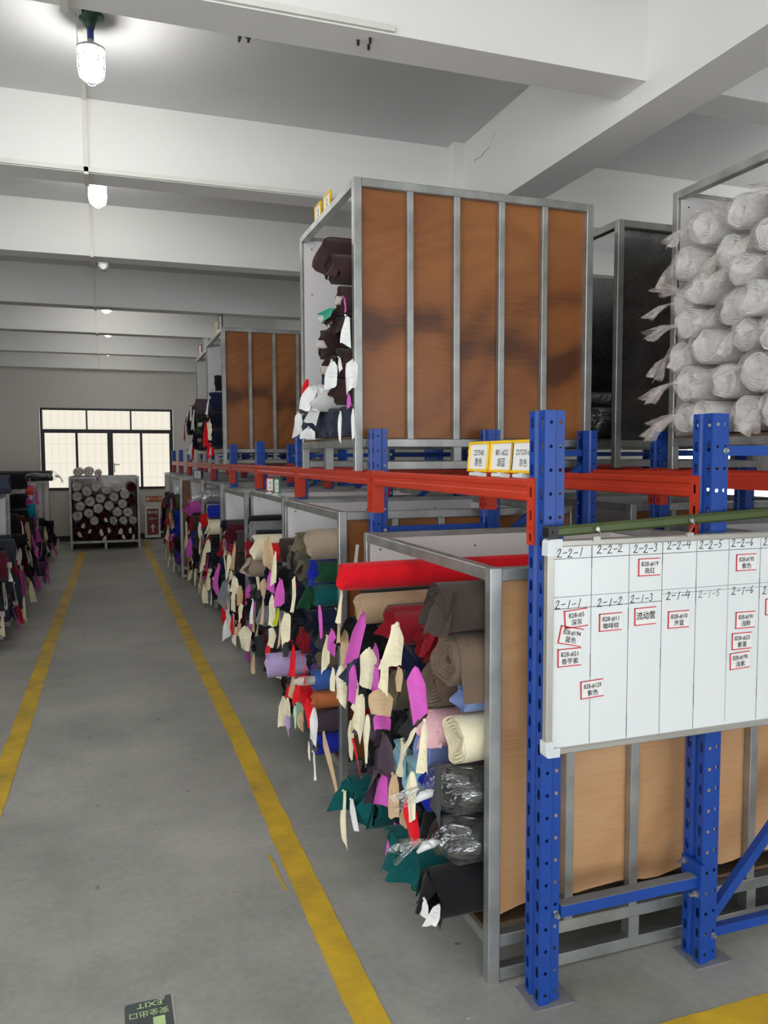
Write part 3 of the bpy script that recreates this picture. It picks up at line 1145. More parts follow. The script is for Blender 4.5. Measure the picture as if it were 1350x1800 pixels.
def tag_mesh(seed, top, bot, w, nrm, curl=0.25, pinch=0.30):
    """cloth swatch hanging from top to bot: knotted at the top, widening, cut edge"""
    rnd = random.Random(seed)
    top, bot = Vector(top), Vector(bot)
    d = bot - top
    ln = d.length
    d.normalize()
    nrm = Vector(nrm).normalized()
    side = d.cross(nrm).normalized()
    nrm = side.cross(d)
    mb = MB()
    nu, nv = 6, 9
    cut = rnd.uniform(-0.35, 0.35)
    fold = rnd.uniform(-0.35, 0.35)
    fk = rnd.uniform(-0.5, 0.5)
    sw = rnd.uniform(-0.3, 0.3)
    a0 = rnd.uniform(0, TAU)
    kl, kr_ = rnd.uniform(0.06, 0.5), rnd.uniform(0.06, 0.5)
    P = []
    for i in range(nv + 1):
        v = i / nv
        wob = 1 + 0.08 * math.sin(v * 4 + a0)
        row = []
        for j in range(nu + 1):
            u = j / nu - 0.5
            prof = (pinch + (1 - pinch) * min(1.0, v / (kl if u < 0 else kr_))) * wob
            vv = v + (cut * u + 0.03 * rnd.uniform(-1, 1)) * smooth01((v - 0.6) / 0.4)
            p = top + d * (ln * vv) + side * (w * prof * u + w * sw * 0.25 * math.sin(v * 3))
            b = curl * w * (math.sin(u * 3.6 + a0 + v * 1.4) * (0.5 + 0.6 * v)) + 0.08 * ln * math.sin(v * 3.1 + a0) * 0.4
            b += fk * w * max(0.0, abs(u - fold) - 0.12) * smooth01(v * 1.5)
            row.append(p + nrm * b)
        P.append(row)
    mb.grid(P)
    # knot
    kr = w * 0.06 + 0.0025
    c = top + nrm * 0.004
    K = []
    for i in range(6):
        f = math.pi * i / 5
        K.append([c + side * (kr * math.sin(f) * math.cos(TAU * j / 8)) + nrm * (kr * math.sin(f) * math.sin(TAU * j / 8)) + d * (-kr * 1.1 * math.cos(f)) for j in range(9)])
    mb.grid(K)
    return mb


def sleeve_mesh(seed, r, L, tail=0.10, flare=0.05, droop=0.03, res=1.0):
    """loose clear bag around a roll, gathered to a twist in front and flaring out again"""
    rnd = random.Random(seed)
    sd = rnd.uniform(0, 60)
    n = int(24 * res)
    st = [(L * 0.98, 1.02), (L * 0.6, 1.05), (L * 0.3, 1.06), (0.10, 1.07), (0.03, 1.05), (-0.015, 0.98), (-0.045, 0.80), (-0.062, 0.52), (-0.072, 0.28), (-0.078, 0.12)]
    P = []
    ya, za = rnd.uniform(-0.3, 0.3), rnd.uniform(-0.3, 0.25)
    for k, (x, f) in enumerate(st):
        row = []
        off = max(0.0, (0.03 - x)) / 0.108
        for i in range(n + 1):
            a = TAU * (i % n) / n
            wr = 1 + (0.05 + 0.05 * off) * noise.noise((math.cos(a) * 2.2 + sd, math.sin(a) * 2.2, x * 6)) + 0.05 * off * math.sin(9 * a + sd)
            rr = r * f * wr
            row.append((x + 0.012 * off * noise.noise((a * 2, sd, 3)), rr * math.cos(a) + ya * r * off, rr * math.sin(a) + za * r * off))
        P.append(row)
    c = Vector((-0.078, ya * r * 1.0, za * r * 1.0))
    dr = rnd.uniform(-1, 1)
    for t, f in ((0.25, 0.22), (0.6, 0.5), (1.0, 0.8)):
        row = []
        for i in range(n + 1):
            a = TAU * (i % n) / n
            fl = flare * f * (1 + 0.5 * noise.noise((math.cos(a) * 3 + sd, math.sin(a) * 3, t)) + 0.25 * math.sin(5 * a + sd))
            row.append((c.x - tail * t * (1 + 0.25 * math.sin(3 * a + sd)), c.y + fl * math.cos(a) * 0.9 + 0.5 * dr * tail * t, c.z + fl * math.sin(a) * 0.5 - droop * t * t * 2))
        P.append(row)
    mb = MB().grid(P)
    return mb


class Pack:
    """2-D stacking of roll ends inside a cage opening (y across, z up)"""

    def __init__(s, y0, y1, z0):
        s.c = []
        s.y0, s.y1, s.z0 = y0, y1, z0

    def rest(s, y, r):
        z = s.z0 + r
        for (cy, cz, cr) in s.c:
            dy = abs(y - cy)
            if dy < r + cr:
                z = max(z, cz + math.sqrt((r + cr) ** 2 - dy * dy))
        return z

    def put(s, y, r):
        y = min(max(y, s.y0 + r), s.y1 - r)
        z = s.rest(y, r)
        s.c.append((y, z, r))
        return y, z

    def lowest(s, r, rnd):
        best = None
        n = 40
        for i in range(n + 1):
            y = s.y0 + r + (s.y1 - s.y0 - 2 * r) * i / n
            z = s.rest(y, r)
            if best is None or z < best[1] - 1e-4:
                best = (y, z)
        return best


ROLLS = {}
SEED = [100]


def nseed():
    SEED[0] += 1
    return SEED[0]


def place_roll(ck, y, z, r, color, prot=0.04, mess=0.3, L=None, where='', film=None, core=None, ripple=0.0, res=1.0, yaw=0.0, pitch=0.0, label=None, name='fabric_roll', group=None):
    C = CAGES[ck]
    if L is None:
        L = C['D'] - 0.06 + prot
    M = Matrix.Translation(C['loc']) @ Matrix.Rotation(C['rz'], 4, 'Z')
    p = M @ Vector((-prot, y, z))
    o = build(name, roll_mesh(nseed(), r, L, mess, res, ripple), fabric(color), None, p, C['rz'] + yaw, smooth=True)
    try:
        o.data.set_sharp_from_angle(angle=0.9)
    except Exception:
        pass
    o.rotation_euler = (0, pitch, C['rz'] + yaw)
    o['category'] = 'fabric roll'
    o['group'] = group or ('fabric rolls in the ' + where)
    o['label'] = 'x'
    info = dict(o=o, ck=ck, y=y, z=z, r=r, color=color, prot=prot, where=where, tags=[], core=None, film=film, label=label,
                M=Matrix.Translation(p) @ Euler((0, pitch, C['rz'] + yaw)).to_matrix().to_4x4())
    if core:
        co, out = core
        info['core'] = co
        build('core_tube', core_mesh(nseed(), 0.02 if r < 0.09 else 0.024, out), CARD if co == 'card' else CARDW, o, smooth=False)
    if film:
        f = build('plastic_wrap', sleeve_mesh(nseed(), r, L, *film), FILM if color == 'white' else FILMK, o, smooth=True)
        if color != 'white':
            build('bag_knot', MB().tube([(-0.045, 0, -0.0), (-0.06, 0.004, -0.004), (-0.085, 0.012, -0.012), (-0.11, 0.014, -0.03)], [0.006, 0.013, 0.014, 0.005], 8), KNOT, o, smooth=True)
    ROLLS.setdefault(ck, []).append(info)
    if mess > 0.75 and not film:
        q = random.Random(SEED[0] * 7 + 1)
        for k in range(2 if mess > 1.0 else 1):
            yo = q.uniform(-0.5, 0.5) * r
            mb = tag_mesh(nseed(), (0.01 - 0.03 * k, yo, 0.75 * r), (-0.035 - 0.02 * k, yo + q.uniform(-0.4, 0.4) * r, -r * q.uniform(0.3, 1.0)), r * q.uniform(0.8, 1.25), (-1, q.uniform(-0.7, 0.3), 0.1), 0.35, 0.8)
            build('loose_end', mb, fabric(color), o, smooth=True)
    return info


PENCIL = paint('pencil_grey', (120, 112, 110), 0.8)


def add_tag(info, top, bot, w, color, nrm, curl=0.25, name='cloth_tag', ink=0):
    mb = tag_mesh(nseed(), top, bot, w, nrm, curl)
    mb.xf(info['M'].inverted())
    t = build(name, mb, fabric(color), info['o'], smooth=True)
    if ink:
        q = random.Random(SEED[0])
        g = MB()

        def at(u, v):
            fi, fj = min(v * 9, 8.999), min(u * 6, 5.999)
            i, j = int(fi), int(fj)
            P = [Vector(mb.v[a * 7 + b]) for a, b in ((i, j), (i, j + 1), (i + 1, j), (i + 1, j + 1))]
            a, b = fi - i, fj - j
            p = (P[0] * (1 - b) + P[1] * b) * (1 - a) + (P[2] * (1 - b) + P[3] * b) * a
            return p, (P[1] - P[0]).normalized(), (P[2] - P[0]).normalized()
        for ln in range(ink):
            v0 = 0.42 + 0.17 * ln
            u = 0.22
            pts = []
            while u < 0.8:
                pts.append((u, v0 + q.uniform(-0.035, 0.035)))
                u += q.uniform(0.03, 0.07)
            for (a, b) in zip(pts[:-1], pts[1:]):
                if q.random() < 0.25:
                    continue
                pa, sx, sy = at(*a)
                pb, _, _ = at(*b)
                n3 = sx.cross(sy).normalized()
                for sgn in (-1, 1):
                    o3 = n3 * (0.0012 * sgn)
                    th = sy * 0.0009 + sx * 0.0004
                    g.quad(pa + o3, pb + o3, pb + o3 + th, pa + o3 + th)
        if g.f:
            build('handwriting', g, PENCIL, t)
    if color != info['color']:
        t['label'] = cn(color) + ' knotted cloth tag'
    info['tags'].append(color)
    return t


def auto_tag(info, rnd, weights, lo=0.13, hi=0.27):
    C = CAGES[info['ck']]
    M = Matrix.Translation(C['loc']) @ Matrix.Rotation(C['rz'], 4, 'Z')
    ln = rnd.uniform(lo, hi)
    w = rnd.uniform(0.035, 0.07)
    x = -info['prot'] - rnd.uniform(0.02, 0.05)
    y = info['y'] + rnd.uniform(-0.4, 0.4) * info['r']
    z = info['z'] + rnd.uniform(-0.2, 0.3) * info['r']
    top = M @ Vector((x, y, z))
    bot = M @ Vector((x - rnd.uniform(-0.01, 0.03), y + rnd.uniform(-0.03, 0.03), max(z - ln, 0.035)))
    cols = list(weights)
    color = rnd.choices(cols, [weights[c] for c in cols])[0]
    n = M.to_3x3() @ Vector((-1, rnd.uniform(-0.8, 0.5), 0))
    add_tag(info, top, bot, w, color, n)


def px_tag(ck, X, x0, y0, x1, y1, wpx, color, curl=0.22):
    """swatch seen at a given place of the heap, hung on the roll nearest to it"""
    top, bot = onX(x0, y0, X), onX(x1, y1, X - 0.015)
    dist = (top - CAM).dot(_fw)
    w = wpx * dist / F * 1.12
    best = min(ROLLS[ck], key=lambda i: (i['M'].translation.y - top.y) ** 2 + (i['M'].translation.z - top.z) ** 2)
    nrm = Vector((-0.75, -0.65 + 0.5 * math.sin(x0 * 1.7), 0.0))
    add_tag(best, top, bot, w, color, nrm, curl, ink=(3 if wpx >= 24 else 2) if wpx >= 15 and color in ('cream', 'magenta', 'tan', 'white') else 0)


def fill(pk, ck, n, rs, weights, where, rnd, top, prot=(0.0, 0.07), tagp=0.6, tagw=None, res=1.0, messr=(0.2, 0.9)):
    cols = list(weights)
    ws = [weights[c] for c in cols]
    made = 0
    while made < n:
        r = rnd.uniform(*rs)
        y, z = pk.lowest(r, rnd)
        if z + r > top:
            break
        pk.c.append((y, z, r))
        color = rnd.choices(cols, ws)[0]
        info = place_roll(ck, y, z, r - 0.002, color, rnd.uniform(*prot), rnd.uniform(*messr), where=where, res=res,
                          core=(rnd.choice([('card', 0.03), ('white', 0.04)]) if rnd.random() < 0.14 else None))
        if rnd.random() < tagp:
            for q in range(1 if rnd.random() < 0.75 else 2):
                auto_tag(info, rnd, tagw or TAGW)
        made += 1


TAGW = dict(cream=44, magenta=14, tan=14, red=10, white=12, charcoal=3)


def columns(ck, cols, where, rnd, ym=0.045, res=1.0, top=9.0, exact=1):
    """columns of rolls listed bottom-up; the first ones stand exactly, the rest are laid layer by layer into the gaps"""
    C = CAGES[ck]
    pk = Pack(ym, C['W'] - ym, C['base'])
    order = []
    for y, items in cols[:exact]:
        order += [(y, it, True) for it in items]
    rest_ = cols[exact:]
    for k in range(max([len(c[1]) for c in rest_] + [0])):
        order += [(y, items[k], False) for y, items in rest_ if k < len(items)]
    for y, it, ex in order:
        r, color = it[0], it[1]
        opt = it[2] if len(it) > 2 else {}
        y += opt.get('dy', 0)
        if ex:
            yy, z = pk.put(y, r)
        else:
            best = None
            for q in range(-8, 9):
                y2 = min(max(y + q * 0.01, pk.y0 + r), pk.y1 - r)
                z2 = pk.rest(y2, r)
                cost = z2 + 0.25 * abs(y2 - y)
                if best is None or cost < best[0]:
                    best = (cost, y2, z2)
            yy, z = best[1], best[2]
            if z + r > top:
                continue
            pk.c.append((yy, z, r))
        place_roll(ck, yy, z, r - 0.002, color, opt.get('prot', rnd.uniform(0.02, 0.07)), opt.get('mess', rnd.uniform(0.2, 0.9)), where=where, res=res,
                   film=opt.get('film'), core=opt.get('core'), ripple=opt.get('ripple', 0), label=opt.get('label'))
    return pk


rnd = random.Random(7)
# ---- cage beside the whiteboard, stacked from its near post towards the far one
W1 = 'whiteboard cage'
cols1 = [
    (0.125, [(0.080, 'black', dict(prot=0.11, mess=1.1, label='black fabric roll at the bottom of the cage beside the whiteboard, with two white tags')),
             (0.078, 'charcoal', dict(prot=0.06, film=(0.09, 0.05, 0.02), label='charcoal roll in clear film lying on the black roll beside the whiteboard')),
             (0.078, 'charcoal', dict(prot=0.07, film=(0.08, 0.05, 0.02), label='charcoal roll in clear film lying just under the big cream roll')),
             (0.076, 'cream', dict(prot=0.05, mess=0.5, ripple=0.022, label='big cream rippled fabric roll above the bagged charcoal rolls')),
             (0.044, 'periwinkle', dict(prot=0.03, label='thin periwinkle roll squeezed between the cream and taupe rolls')),
             (0.080, 'taupe', dict(prot=0.08, mess=0.5, label='big taupe fabric roll with a wide sheet hanging off it')),
             (0.076, 'darkbrown', dict(prot=0.10, mess=0.9, label='big dark brown fabric roll lying on the taupe roll'))]),
    (0.28, [(0.074, 'teal', dict(prot=0.10, mess=1.1)), (0.073, 'black'), (0.068, 'royal', dict(prot=0.07)), (0.07, 'periwinkle', dict(prot=0.06)), (0.062, 'palepink', dict(prot=0.06, mess=0.9)), (0.074, 'taupe'), (0.064, 'wine', dict(prot=0.05))]),
    (0.435, [(0.076, 'teal', dict(prot=0.12, mess=1.2)), (0.073, 'black'), (0.070, 'lightblue', dict(prot=0.08)), (0.073, 'charcoal'), (0.073, 'olive'), (0.068, 'navy'), (0.060, 'wine', dict(prot=0.09, mess=0.7))]),
    (0.59, [(0.074, 'black'), (0.073, 'plum', dict(prot=0.09, mess=1.1)), (0.068, 'lightblue'), (0.073, 'black'), (0.072, 'olive'), (0.068, 'navy'), (0.060, 'wine', dict(prot=0.07))]),
    (0.745, [(0.074, 'teal', dict(prot=0.10, mess=1.1)), (0.073, 'plum'), (0.072, 'black'), (0.070, 'charcoal'), (0.072, 'maroon'), (0.064, 'olive')]),
    (0.90, [(0.076, 'teal', dict(prot=0.13, mess=1.2)), (0.072, 'black'), (0.072, 'plum'), (0.070, 'navygrey', dict(prot=0.10, mess=1.2)), (0.072, 'black'), (0.064, 'khaki', dict(prot=0.10, mess=0.3, label='khaki roll with spiral end under the bright red roll'))]),
    (1.055, [(0.074, 'black'), (0.072, 'red', dict(prot=0.05)), (0.070, 'charcoal'), (0.072, 'navygrey', dict(prot=0.09)), (0.070, 'black', dict(prot=0.09, mess=1.2)), (0.06, 'black')]),
]
pk1 = columns('C1', cols1, W1, rnd, top=1.18)
redr = place_roll('C1', 0.75, 1.115, 0.052, 'red', prot=0.215, mess=0.35, L=1.32, where=W1, label='bright red fabric roll lying on top, its end poking past the front rail')
# loose taupe sheet hanging over the near side of its roll
tp = [i for i in ROLLS['C1'] if i['color'] == 'taupe'][0]


def sheet_over(info, name, color, x0, x1, r, a0, a1, drop, seed, slant=0.0):
    """cloth that follows the roll from angle a0 to a1 (from +y through the top towards -y) and then hangs down"""
    P = []
    nx = 14
    for i in range(nx + 1):
        t = i / nx
        x = x0 + (x1 - x0) * t
        row = []
        for k in range(9):
            a = a0 + (a1 - a0) * k / 8
            rr = r * (1.03 + 0.02 * noise.noise((x * 6, a * 2, seed)))
            row.append((x, rr * math.cos(a), rr * math.sin(a)))
        ey, ez = row[-1][1], row[-1][2]
        dl = drop * (1 + slant * (t - 0.5)) * (1 + 0.07 * noise.noise((t * 4, seed, 0)))
        for k in range(1, 7):
            q = k / 6
            row.append((x + 0.05 * slant * q, ey + 0.012 * noise.noise((t * 5, q * 2, seed)) - 0.004 * q, ez - dl * q))
        P.append(row)
    o = build(name, MB().grid(P), fabric(color), info['o'], smooth=True)
    return o


sheet_over(tp, 'loose_sheet', 'taupe', 0.01, 0.55, tp['r'], math.radians(70), math.radians(185), 0.115, 3, 0.15)
db = [i for i in ROLLS['C1'] if i['color'] == 'darkbrown'][0]
sheet_over(db, 'loose_sheet', 'darkbrown', -0.02, 0.5, db['r'], math.radians(60), math.radians(195), 0.03, 8, -0.3)
TX = 0.862
for a in [(600, 1032, 597, 1098, 20, 'cream'), (563, 1065, 562, 1127, 13, 'magenta'), (592, 1070, 596, 1129, 14, 'tan'), (584, 1107, 581, 1147, 12, 'magenta'),
          (575, 1117, 573, 1176, 11, 'cream'), (638, 1078, 620, 1160, 19, 'magenta'), (700, 1097, 690, 1172, 42, 'cream'), (676, 1155, 673, 1217, 16, 'cream'),
          (650, 1140, 640, 1210, 27, 'cream'), (623, 1170, 618, 1235, 16, 'magenta'), (601, 1170, 597, 1237, 20, 'cream'), (586, 1175, 585, 1215, 12, 'cream'),
          (660, 1170, 659, 1222, 10, 'magenta'), (703, 1175, 700, 1215, 20, 'tan'), (671, 1212, 669, 1258, 36, 'tan'), (731, 1175, 738, 1262, 30, 'magenta'),
          (671, 1250, 670, 1283, 24, 'magenta'), (638, 1222, 625, 1290, 24, 'cream'), (648, 1258, 644, 1345, 18, 'cream'), (622, 1300, 632, 1365, 18, 'red'),
          (748, 1266, 745, 1359, 26, 'cream'), (733, 1280, 703, 1322, 15, 'cream'), (692, 1360, 691, 1438, 24, 'tan'), (726, 1358, 724, 1444, 23, 'cream'),
          (716, 1405, 728, 1484, 21, 'red'), (770, 1345, 761, 1437, 27, 'charcoal'), (618, 1405, 626, 1461, 14, 'white'), (709, 1425, 709, 1453, 10, 'tan'),
          (747, 1580, 744, 1612, 13, 'white'), (772, 1592, 754, 1628, 18, 'white'), (675, 1290, 680, 1360, 22, 'plum'), (615, 1160, 612, 1200, 22, 'navygrey')]:
    px_tag('C1', TX if a[5] != 'white' else 0.855, *a)

rt_ = random.Random(77)
for i_ in ROLLS['C1']:
    if i_['y'] > 0.36 and i_['z'] < 1.0 and rt_.random() < 0.4 and i_ is not redr:
        auto_tag(i_, rt_, dict(cream=5, magenta=2, tan=2), 0.12, 0.2)
# ---- second floor cage
W2 = 'second floor cage'
cols2 = [
    (0.11, [(0.054, 'royal', dict(prot=0.06)), (0.055, 'plum', dict(prot=0.08, mess=0.9)), (0.044, 'orange', dict(prot=0.08, mess=1.0)), (0.052, 'midblue', dict(prot=0.10, mess=0.1, core=('white', 0.07))),
            (0.042, 'olive', dict(prot=0.07)), (0.047, 'charcoal', dict(prot=0.06)), (0.055, 'navy', dict(prot=0.06)), (0.055, 'teal', dict(prot=0.07)), (0.055, 'green', dict(prot=0.06)),
            (0.074, 'beige', dict(prot=0.10, mess=0.5, label='big beige fabric roll lying over the dark green roll'))]),
    (0.265, [(0.074, 'black'), (0.074, 'red', dict(prot=0.08)), (0.072, 'purple'), (0.074, 'navy'), (0.074, 'darknavy'), (0.074, 'green'), (0.070, 'royal'),
             (0.072, 'olive', dict(prot=0.10, mess=0.8, label='olive brown fabric roll on top of the second floor cage heap'))]),
    (0.42, [(0.074, 'charcoal'), (0.074, 'red', dict(prot=0.07)), (0.074, 'black'), (0.074, 'wine'), (0.074, 'black'), (0.074, 'darknavy'), (0.070, 'olive'), (0.064, 'beige')]),
    (0.575, [(0.074, 'mint'), (0.074, 'red'), (0.066, 'lavender', dict(prot=0.22, mess=0.3, label='lavender fabric roll poking far out of the second floor cage')), (0.074, 'black'), (0.074, 'darknavy'), (0.074, 'wine'), (0.07, 'darkbrown', dict(prot=0.06))]),
    (0.73, [(0.074, 'black'), (0.074, 'grey'), (0.074, 'black'), (0.074, 'navy'), (0.074, 'black'), (0.074, 'darknavy')]),
    (0.885, [(0.074, 'charcoal'), (0.074, 'grey'), (0.074, 'red'), (0.074, 'darknavy'), (0.074, 'black'), (0.074, 'olive')]),
    (1.04, [(0.074, 'black'), (0.074, 'charcoal'), (0.074, 'wine'), (0.074, 'darknavy'), (0.074, 'black'), (0.074, 'darkbrown')]),
]
pk2 = columns('C2', cols2, W2, rnd, top=1.31)
TX2 = 0.842
for a in [(472, 945, 473, 1000, 15, 'tan'), (484, 970, 481, 1027, 8, 'cream'), (493, 1018, 492, 1066, 17, 'magenta'), (475, 1005, 475, 1040, 12, 'magenta'), (519, 1015, 512, 1077, 15, 'cream'),
          (479, 1046, 476, 1101, 16, 'cream'), (490, 1069, 482, 1100, 7, 'lime'), (492, 1080, 490, 1133, 10, 'tan'), (503, 1078, 503, 1133, 18, 'cream'), (480, 1104, 474, 1137, 14, 'cream'),
          (472, 1130, 473, 1162, 16, 'red'), (503, 1128, 499, 1156, 18, 'charcoal'), (516, 1134, 512, 1190, 12, 'red'), (533, 1152, 533, 1207, 11, 'red'), (522, 1205, 522, 1237, 16, 'red'),
          (506, 1205, 506, 1226, 9, 'red'), (494, 1155, 490, 1193, 12, 'cream'), (514, 1185, 512, 1227, 9, 'tan'), (505, 1225, 505, 1258, 8, 'cream'), (498, 1225, 496, 1277, 14, 'cream'),
          (519, 1241, 518, 1280, 9, 'mint'), (505, 1258, 508, 1287, 12, 'lavender'), (528, 1250, 528, 1282, 8, 'tan'), (542, 1230, 547, 1283, 15, 'red'), (553, 1245, 550, 1305, 14, 'white'),
          (571, 1287, 588, 1393, 12, 'tan'), (551, 1321, 554, 1369, 10, 'white'), (543, 1305, 543, 1335, 5, 'cream'), (465, 1018, 460, 1046, 14, 'tan'), (462, 1045, 460, 1098, 6, 'tan')]:
    px_tag('C2', TX2, *a)

# ---- third floor cage
W3 = 'third floor cage'
cols3 = [(0.14, [(0.075, 'black'), (0.075, 'charcoal'), (0.07, 'grey', dict(prot=0.10)), (0.07, 'darknavy'), (0.07, 'darknavy'), (0.064, 'red', dict(prot=0.07, label='red roll under the taupe cloth in the third floor cage'))]),
         (0.30, [(0.075, 'black'), (0.075, 'maroon'), (0.075, 'darknavy'), (0.075, 'darknavy'), (0.07, 'black'), (0.07, 'beige', dict(prot=0.13, mess=1.2)), (0.09, 'cream', dict(prot=0.12, mess=0.7, dy=-0.08, label='big cream fabric roll on top of the third floor cage'))])]
pk3 = columns('C3', cols3, W3, rnd)
fill(pk3, 'C3', 26, (0.078, 0.088), dict(black=6, darknavy=4, charcoal=2, grey=1, wine=1), W3, rnd, 1.16, tagp=0.3)
for a in [(404, 976, 401, 1020, 20, 'cream'), (412, 1013, 411, 1042, 14, 'cream'), (397, 1021, 392, 1066, 16, 'grey'), (423, 1030, 419, 1065, 12, 'tan'), (424, 1062, 423, 1090, 9, 'cream'),
          (399, 1073, 400, 1095, 8, 'cream'), (408, 1083, 410, 1116, 8, 'red'), (420, 1092, 420, 1118, 12, 'tan'), (431, 1102, 431, 1143, 24, 'cream'), (445, 1150, 447, 1185, 9, 'tan')]:
    px_tag('C3', 0.90, *a)

DARKMIX = dict(black=6, darknavy=4, charcoal=3, wine=2, maroon=2, darkbrown=3, navy=2, plum=1)
W4 = 'fourth floor cage'
pk4 = Pack(0.045, 1.135, CAGES['C4']['base'])
fill(pk4, 'C4', 24, (0.088, 0.098), DARKMIX, W4, rnd, 1.10, tagp=0.85, res=0.7)
W5 = 'fifth floor cage'
cols5 = [(0.14, [(0.08, 'black'), (0.08, 'black'), (0.08, 'black'), (0.08, 'black'), (0.08, 'cream', dict(prot=0.08, mess=1.0)), (0.07, 'royal', dict(prot=0.09)), (0.085, 'grey', dict(prot=0.12, film=(0.08, 0.05, 0.02), label='grey fabric roll in clear film on top of the fifth floor cage'))])]
pk5 = columns('C5', cols5, W5, rnd, res=0.7)
fill(pk5, 'C5', 22, (0.084, 0.096), dict(black=6, charcoal=3, wine=2, red=2, royal=1, navy=2, magenta=1, grey=1), W5, rnd, 1.12, tagp=0.8, res=0.7)
W6 = 'sixth floor cage'
pk6 = Pack(0.045, 1.135, CAGES['C6']['base'])
fill(pk6, 'C6', 19, (0.094, 0.11), dict(black=4, brown=4, darkbrown=2, royal=1, magenta=1, wine=1, charcoal=2), W6, rnd, 1.15, tagp=0.8, res=0.6)
W7 = 'seventh floor cage'
cols7 = [(0.14, [(0.09, 'purple'), (0.09, 'black'), (0.09, 'royal'), (0.09, 'royal'), (0.095, 'moss'), (0.06, 'white')])]
pk7 = columns('C7', cols7, W7, rnd, res=0.6)
fill(pk7, 'C7', 18, (0.095, 0.11), dict(royal=3, black=4, wine=2, maroon=2, charcoal=2, moss=1), W7, rnd, 1.15, tagp=0.9, res=0.6)
for kk, wn in (('C8', 'eighth floor cage'), ('C9', 'last floor cage')):
    pkx = Pack(0.045, 1.135, CAGES[kk]['base'])
    fill(pkx, kk, 9, (0.13, 0.145), dict(maroon=4, black=4, wine=2, charcoal=2, darknavy=2), wn, rnd, 1.2, tagp=0.6, res=0.5)

# ---- raised cage with brown rolls
WU = 'large raised cage'
CU = CAGES['U1']
colsU = [(0.115, [(0.07, 'slate', dict(prot=0.02)), (0.064, 'brown', dict(mess=0.9)), (0.070, 'brown', dict(prot=0.03)), (0.070, 'brown', dict(prot=0.02)), (0.070, 'brown', dict(prot=0.03, core=('white', 0.02))), (0.07, 'brown', dict(prot=0.05))]),
         (0.25, [(0.07, 'slate', dict(prot=0.04)), (0.07, 'white', dict(prot=0.08, mess=1.2, label='crumpled silvery white roll above the slate blue rolls on the raised cage')), (0.074, 'brown', dict(prot=0.04, core=('white', 0.05))), (0.074, 'brown', dict(prot=0.05, core=('white', 0.04))), (0.058, 'brown', dict(core=('white', 0.06), dy=-0.05)), (0.085, 'brown', dict(prot=0.06, dy=-0.09))]),
         (0.40, [(0.066, 'slate', dict(prot=0.03)), (0.066, 'slate', dict(prot=0.05)), (0.062, 'slate', dict(prot=0.02))]),
         (0.54, [(0.066, 'slate', dict(prot=0.03)), (0.062, 'slate', dict(prot=0.05, mess=1.0))]),
         (0.68, [(0.066, 'slate', dict(prot=0.06))])]
pkU = columns('U1', colsU, WU, rnd)
for a in [(608, 555, 609, 608, 15, 'white'), (584, 634, 583, 684, 18, 'white'), (596, 628, 600, 654, 8, 'white'), (620, 634, 617, 686, 18, 'white'), (604, 522, 607, 546, 7, 'magenta'),
          (612, 692, 613, 714, 10, 'magenta'), (599, 724, 597, 774, 6, 'white'), (622, 720, 619, 774, 9, 'white'), (541, 668, 533, 708, 14, 'red'), (524, 726, 522, 764, 15, 'white'),
          (543, 752, 540, 772, 22, 'white'), (586, 545, 562, 560, 18, 'jade'), (562, 700, 546, 745, 22, 'white')]:
    px_tag('U1', 0.985, *a)
WUU = 'second raised cage'
colsV = [(0.13, [(0.09, 'darknavy'), (0.09, 'darknavy', dict(prot=0.08)), (0.09, 'navy', dict(prot=0.08)), (0.08, 'black')]), (0.31, [(0.09, 'black'), (0.085, 'red'), (0.08, 'plum', dict(prot=0.2))]), (0.5, [(0.09, 'black'), (0.09, 'wine'), (0.08, 'black')])]
pkV = columns('U2', colsV, WUU, rnd, res=0.7)
fill(pkV, 'U2', 5, (0.08, 0.09), dict(black=4, wine=2, darknavy=3), WUU, rnd, 0.55, tagp=0.3, res=0.6)
for i_ in ROLLS['U2'][:9]:
    auto_tag(i_, rnd, dict(palepink=3, red=2, white=2, cream=1))
WU3 = 'furthest raised cage'
pkW = Pack(0.045, 1.15, CAGES['U3']['base'])
fill(pkW, 'U3', 13, (0.095, 0.105), dict(black=5, darkbrown=2, wine=2, moss=2, darknavy=2), WU3, rnd, 0.72, tagp=0.7, tagw=dict(red=3, palepink=2, white=2), res=0.6, prot=(0.03, 0.16))

# ---- clear bagged white rolls on the second rack
WB = 'bagged roll cage'
pkB = Pack(0.045, 1.115, CAGES['B1']['base'])
rb = random.Random(21)
made = 0
while made < 44:
    r = rb.uniform(0.074, 0.092)
    y, z = pkB.lowest(r, rb)
    if z + r > 1.21 or (z + r > 1.10 and y > 1.0):
        break
    pkB.c.append((y, z, r))
    i_ = place_roll('B1', y, z, r * 0.90, 'white', rb.uniform(0.0, 0.10), rb.uniform(0.3, 0.8), where=WB, film=(rb.uniform(0.04, 0.13), rb.uniform(0.03, 0.075), rb.uniform(0.0, 0.05)), yaw=rb.uniform(-0.02, 0.02),
                    group='clear bagged white rolls on the second rack', name='bagged_roll')
    i_['o']['category'] = 'bagged roll'
    made += 1
# dark bagged rolls seen inside the galvanised cage
pkB2 = Pack(0.045, 1.1, CAGES['B2']['base'])
for y, rr in ((0.98, 0.09), (0.78, 0.09), (0.9, 0.085), (0.2, 0.09), (0.4, 0.09), (0.6, 0.08)):
    yy, zz = pkB2.put(y, rr)
    place_roll('B2', yy, zz, rr - 0.006, 'charcoal', 0.02, 0.6, where='galvanised sheet cage', film=(0.06, 0.04, 0.03), group='dark bagged rolls in the galvanised sheet cage')

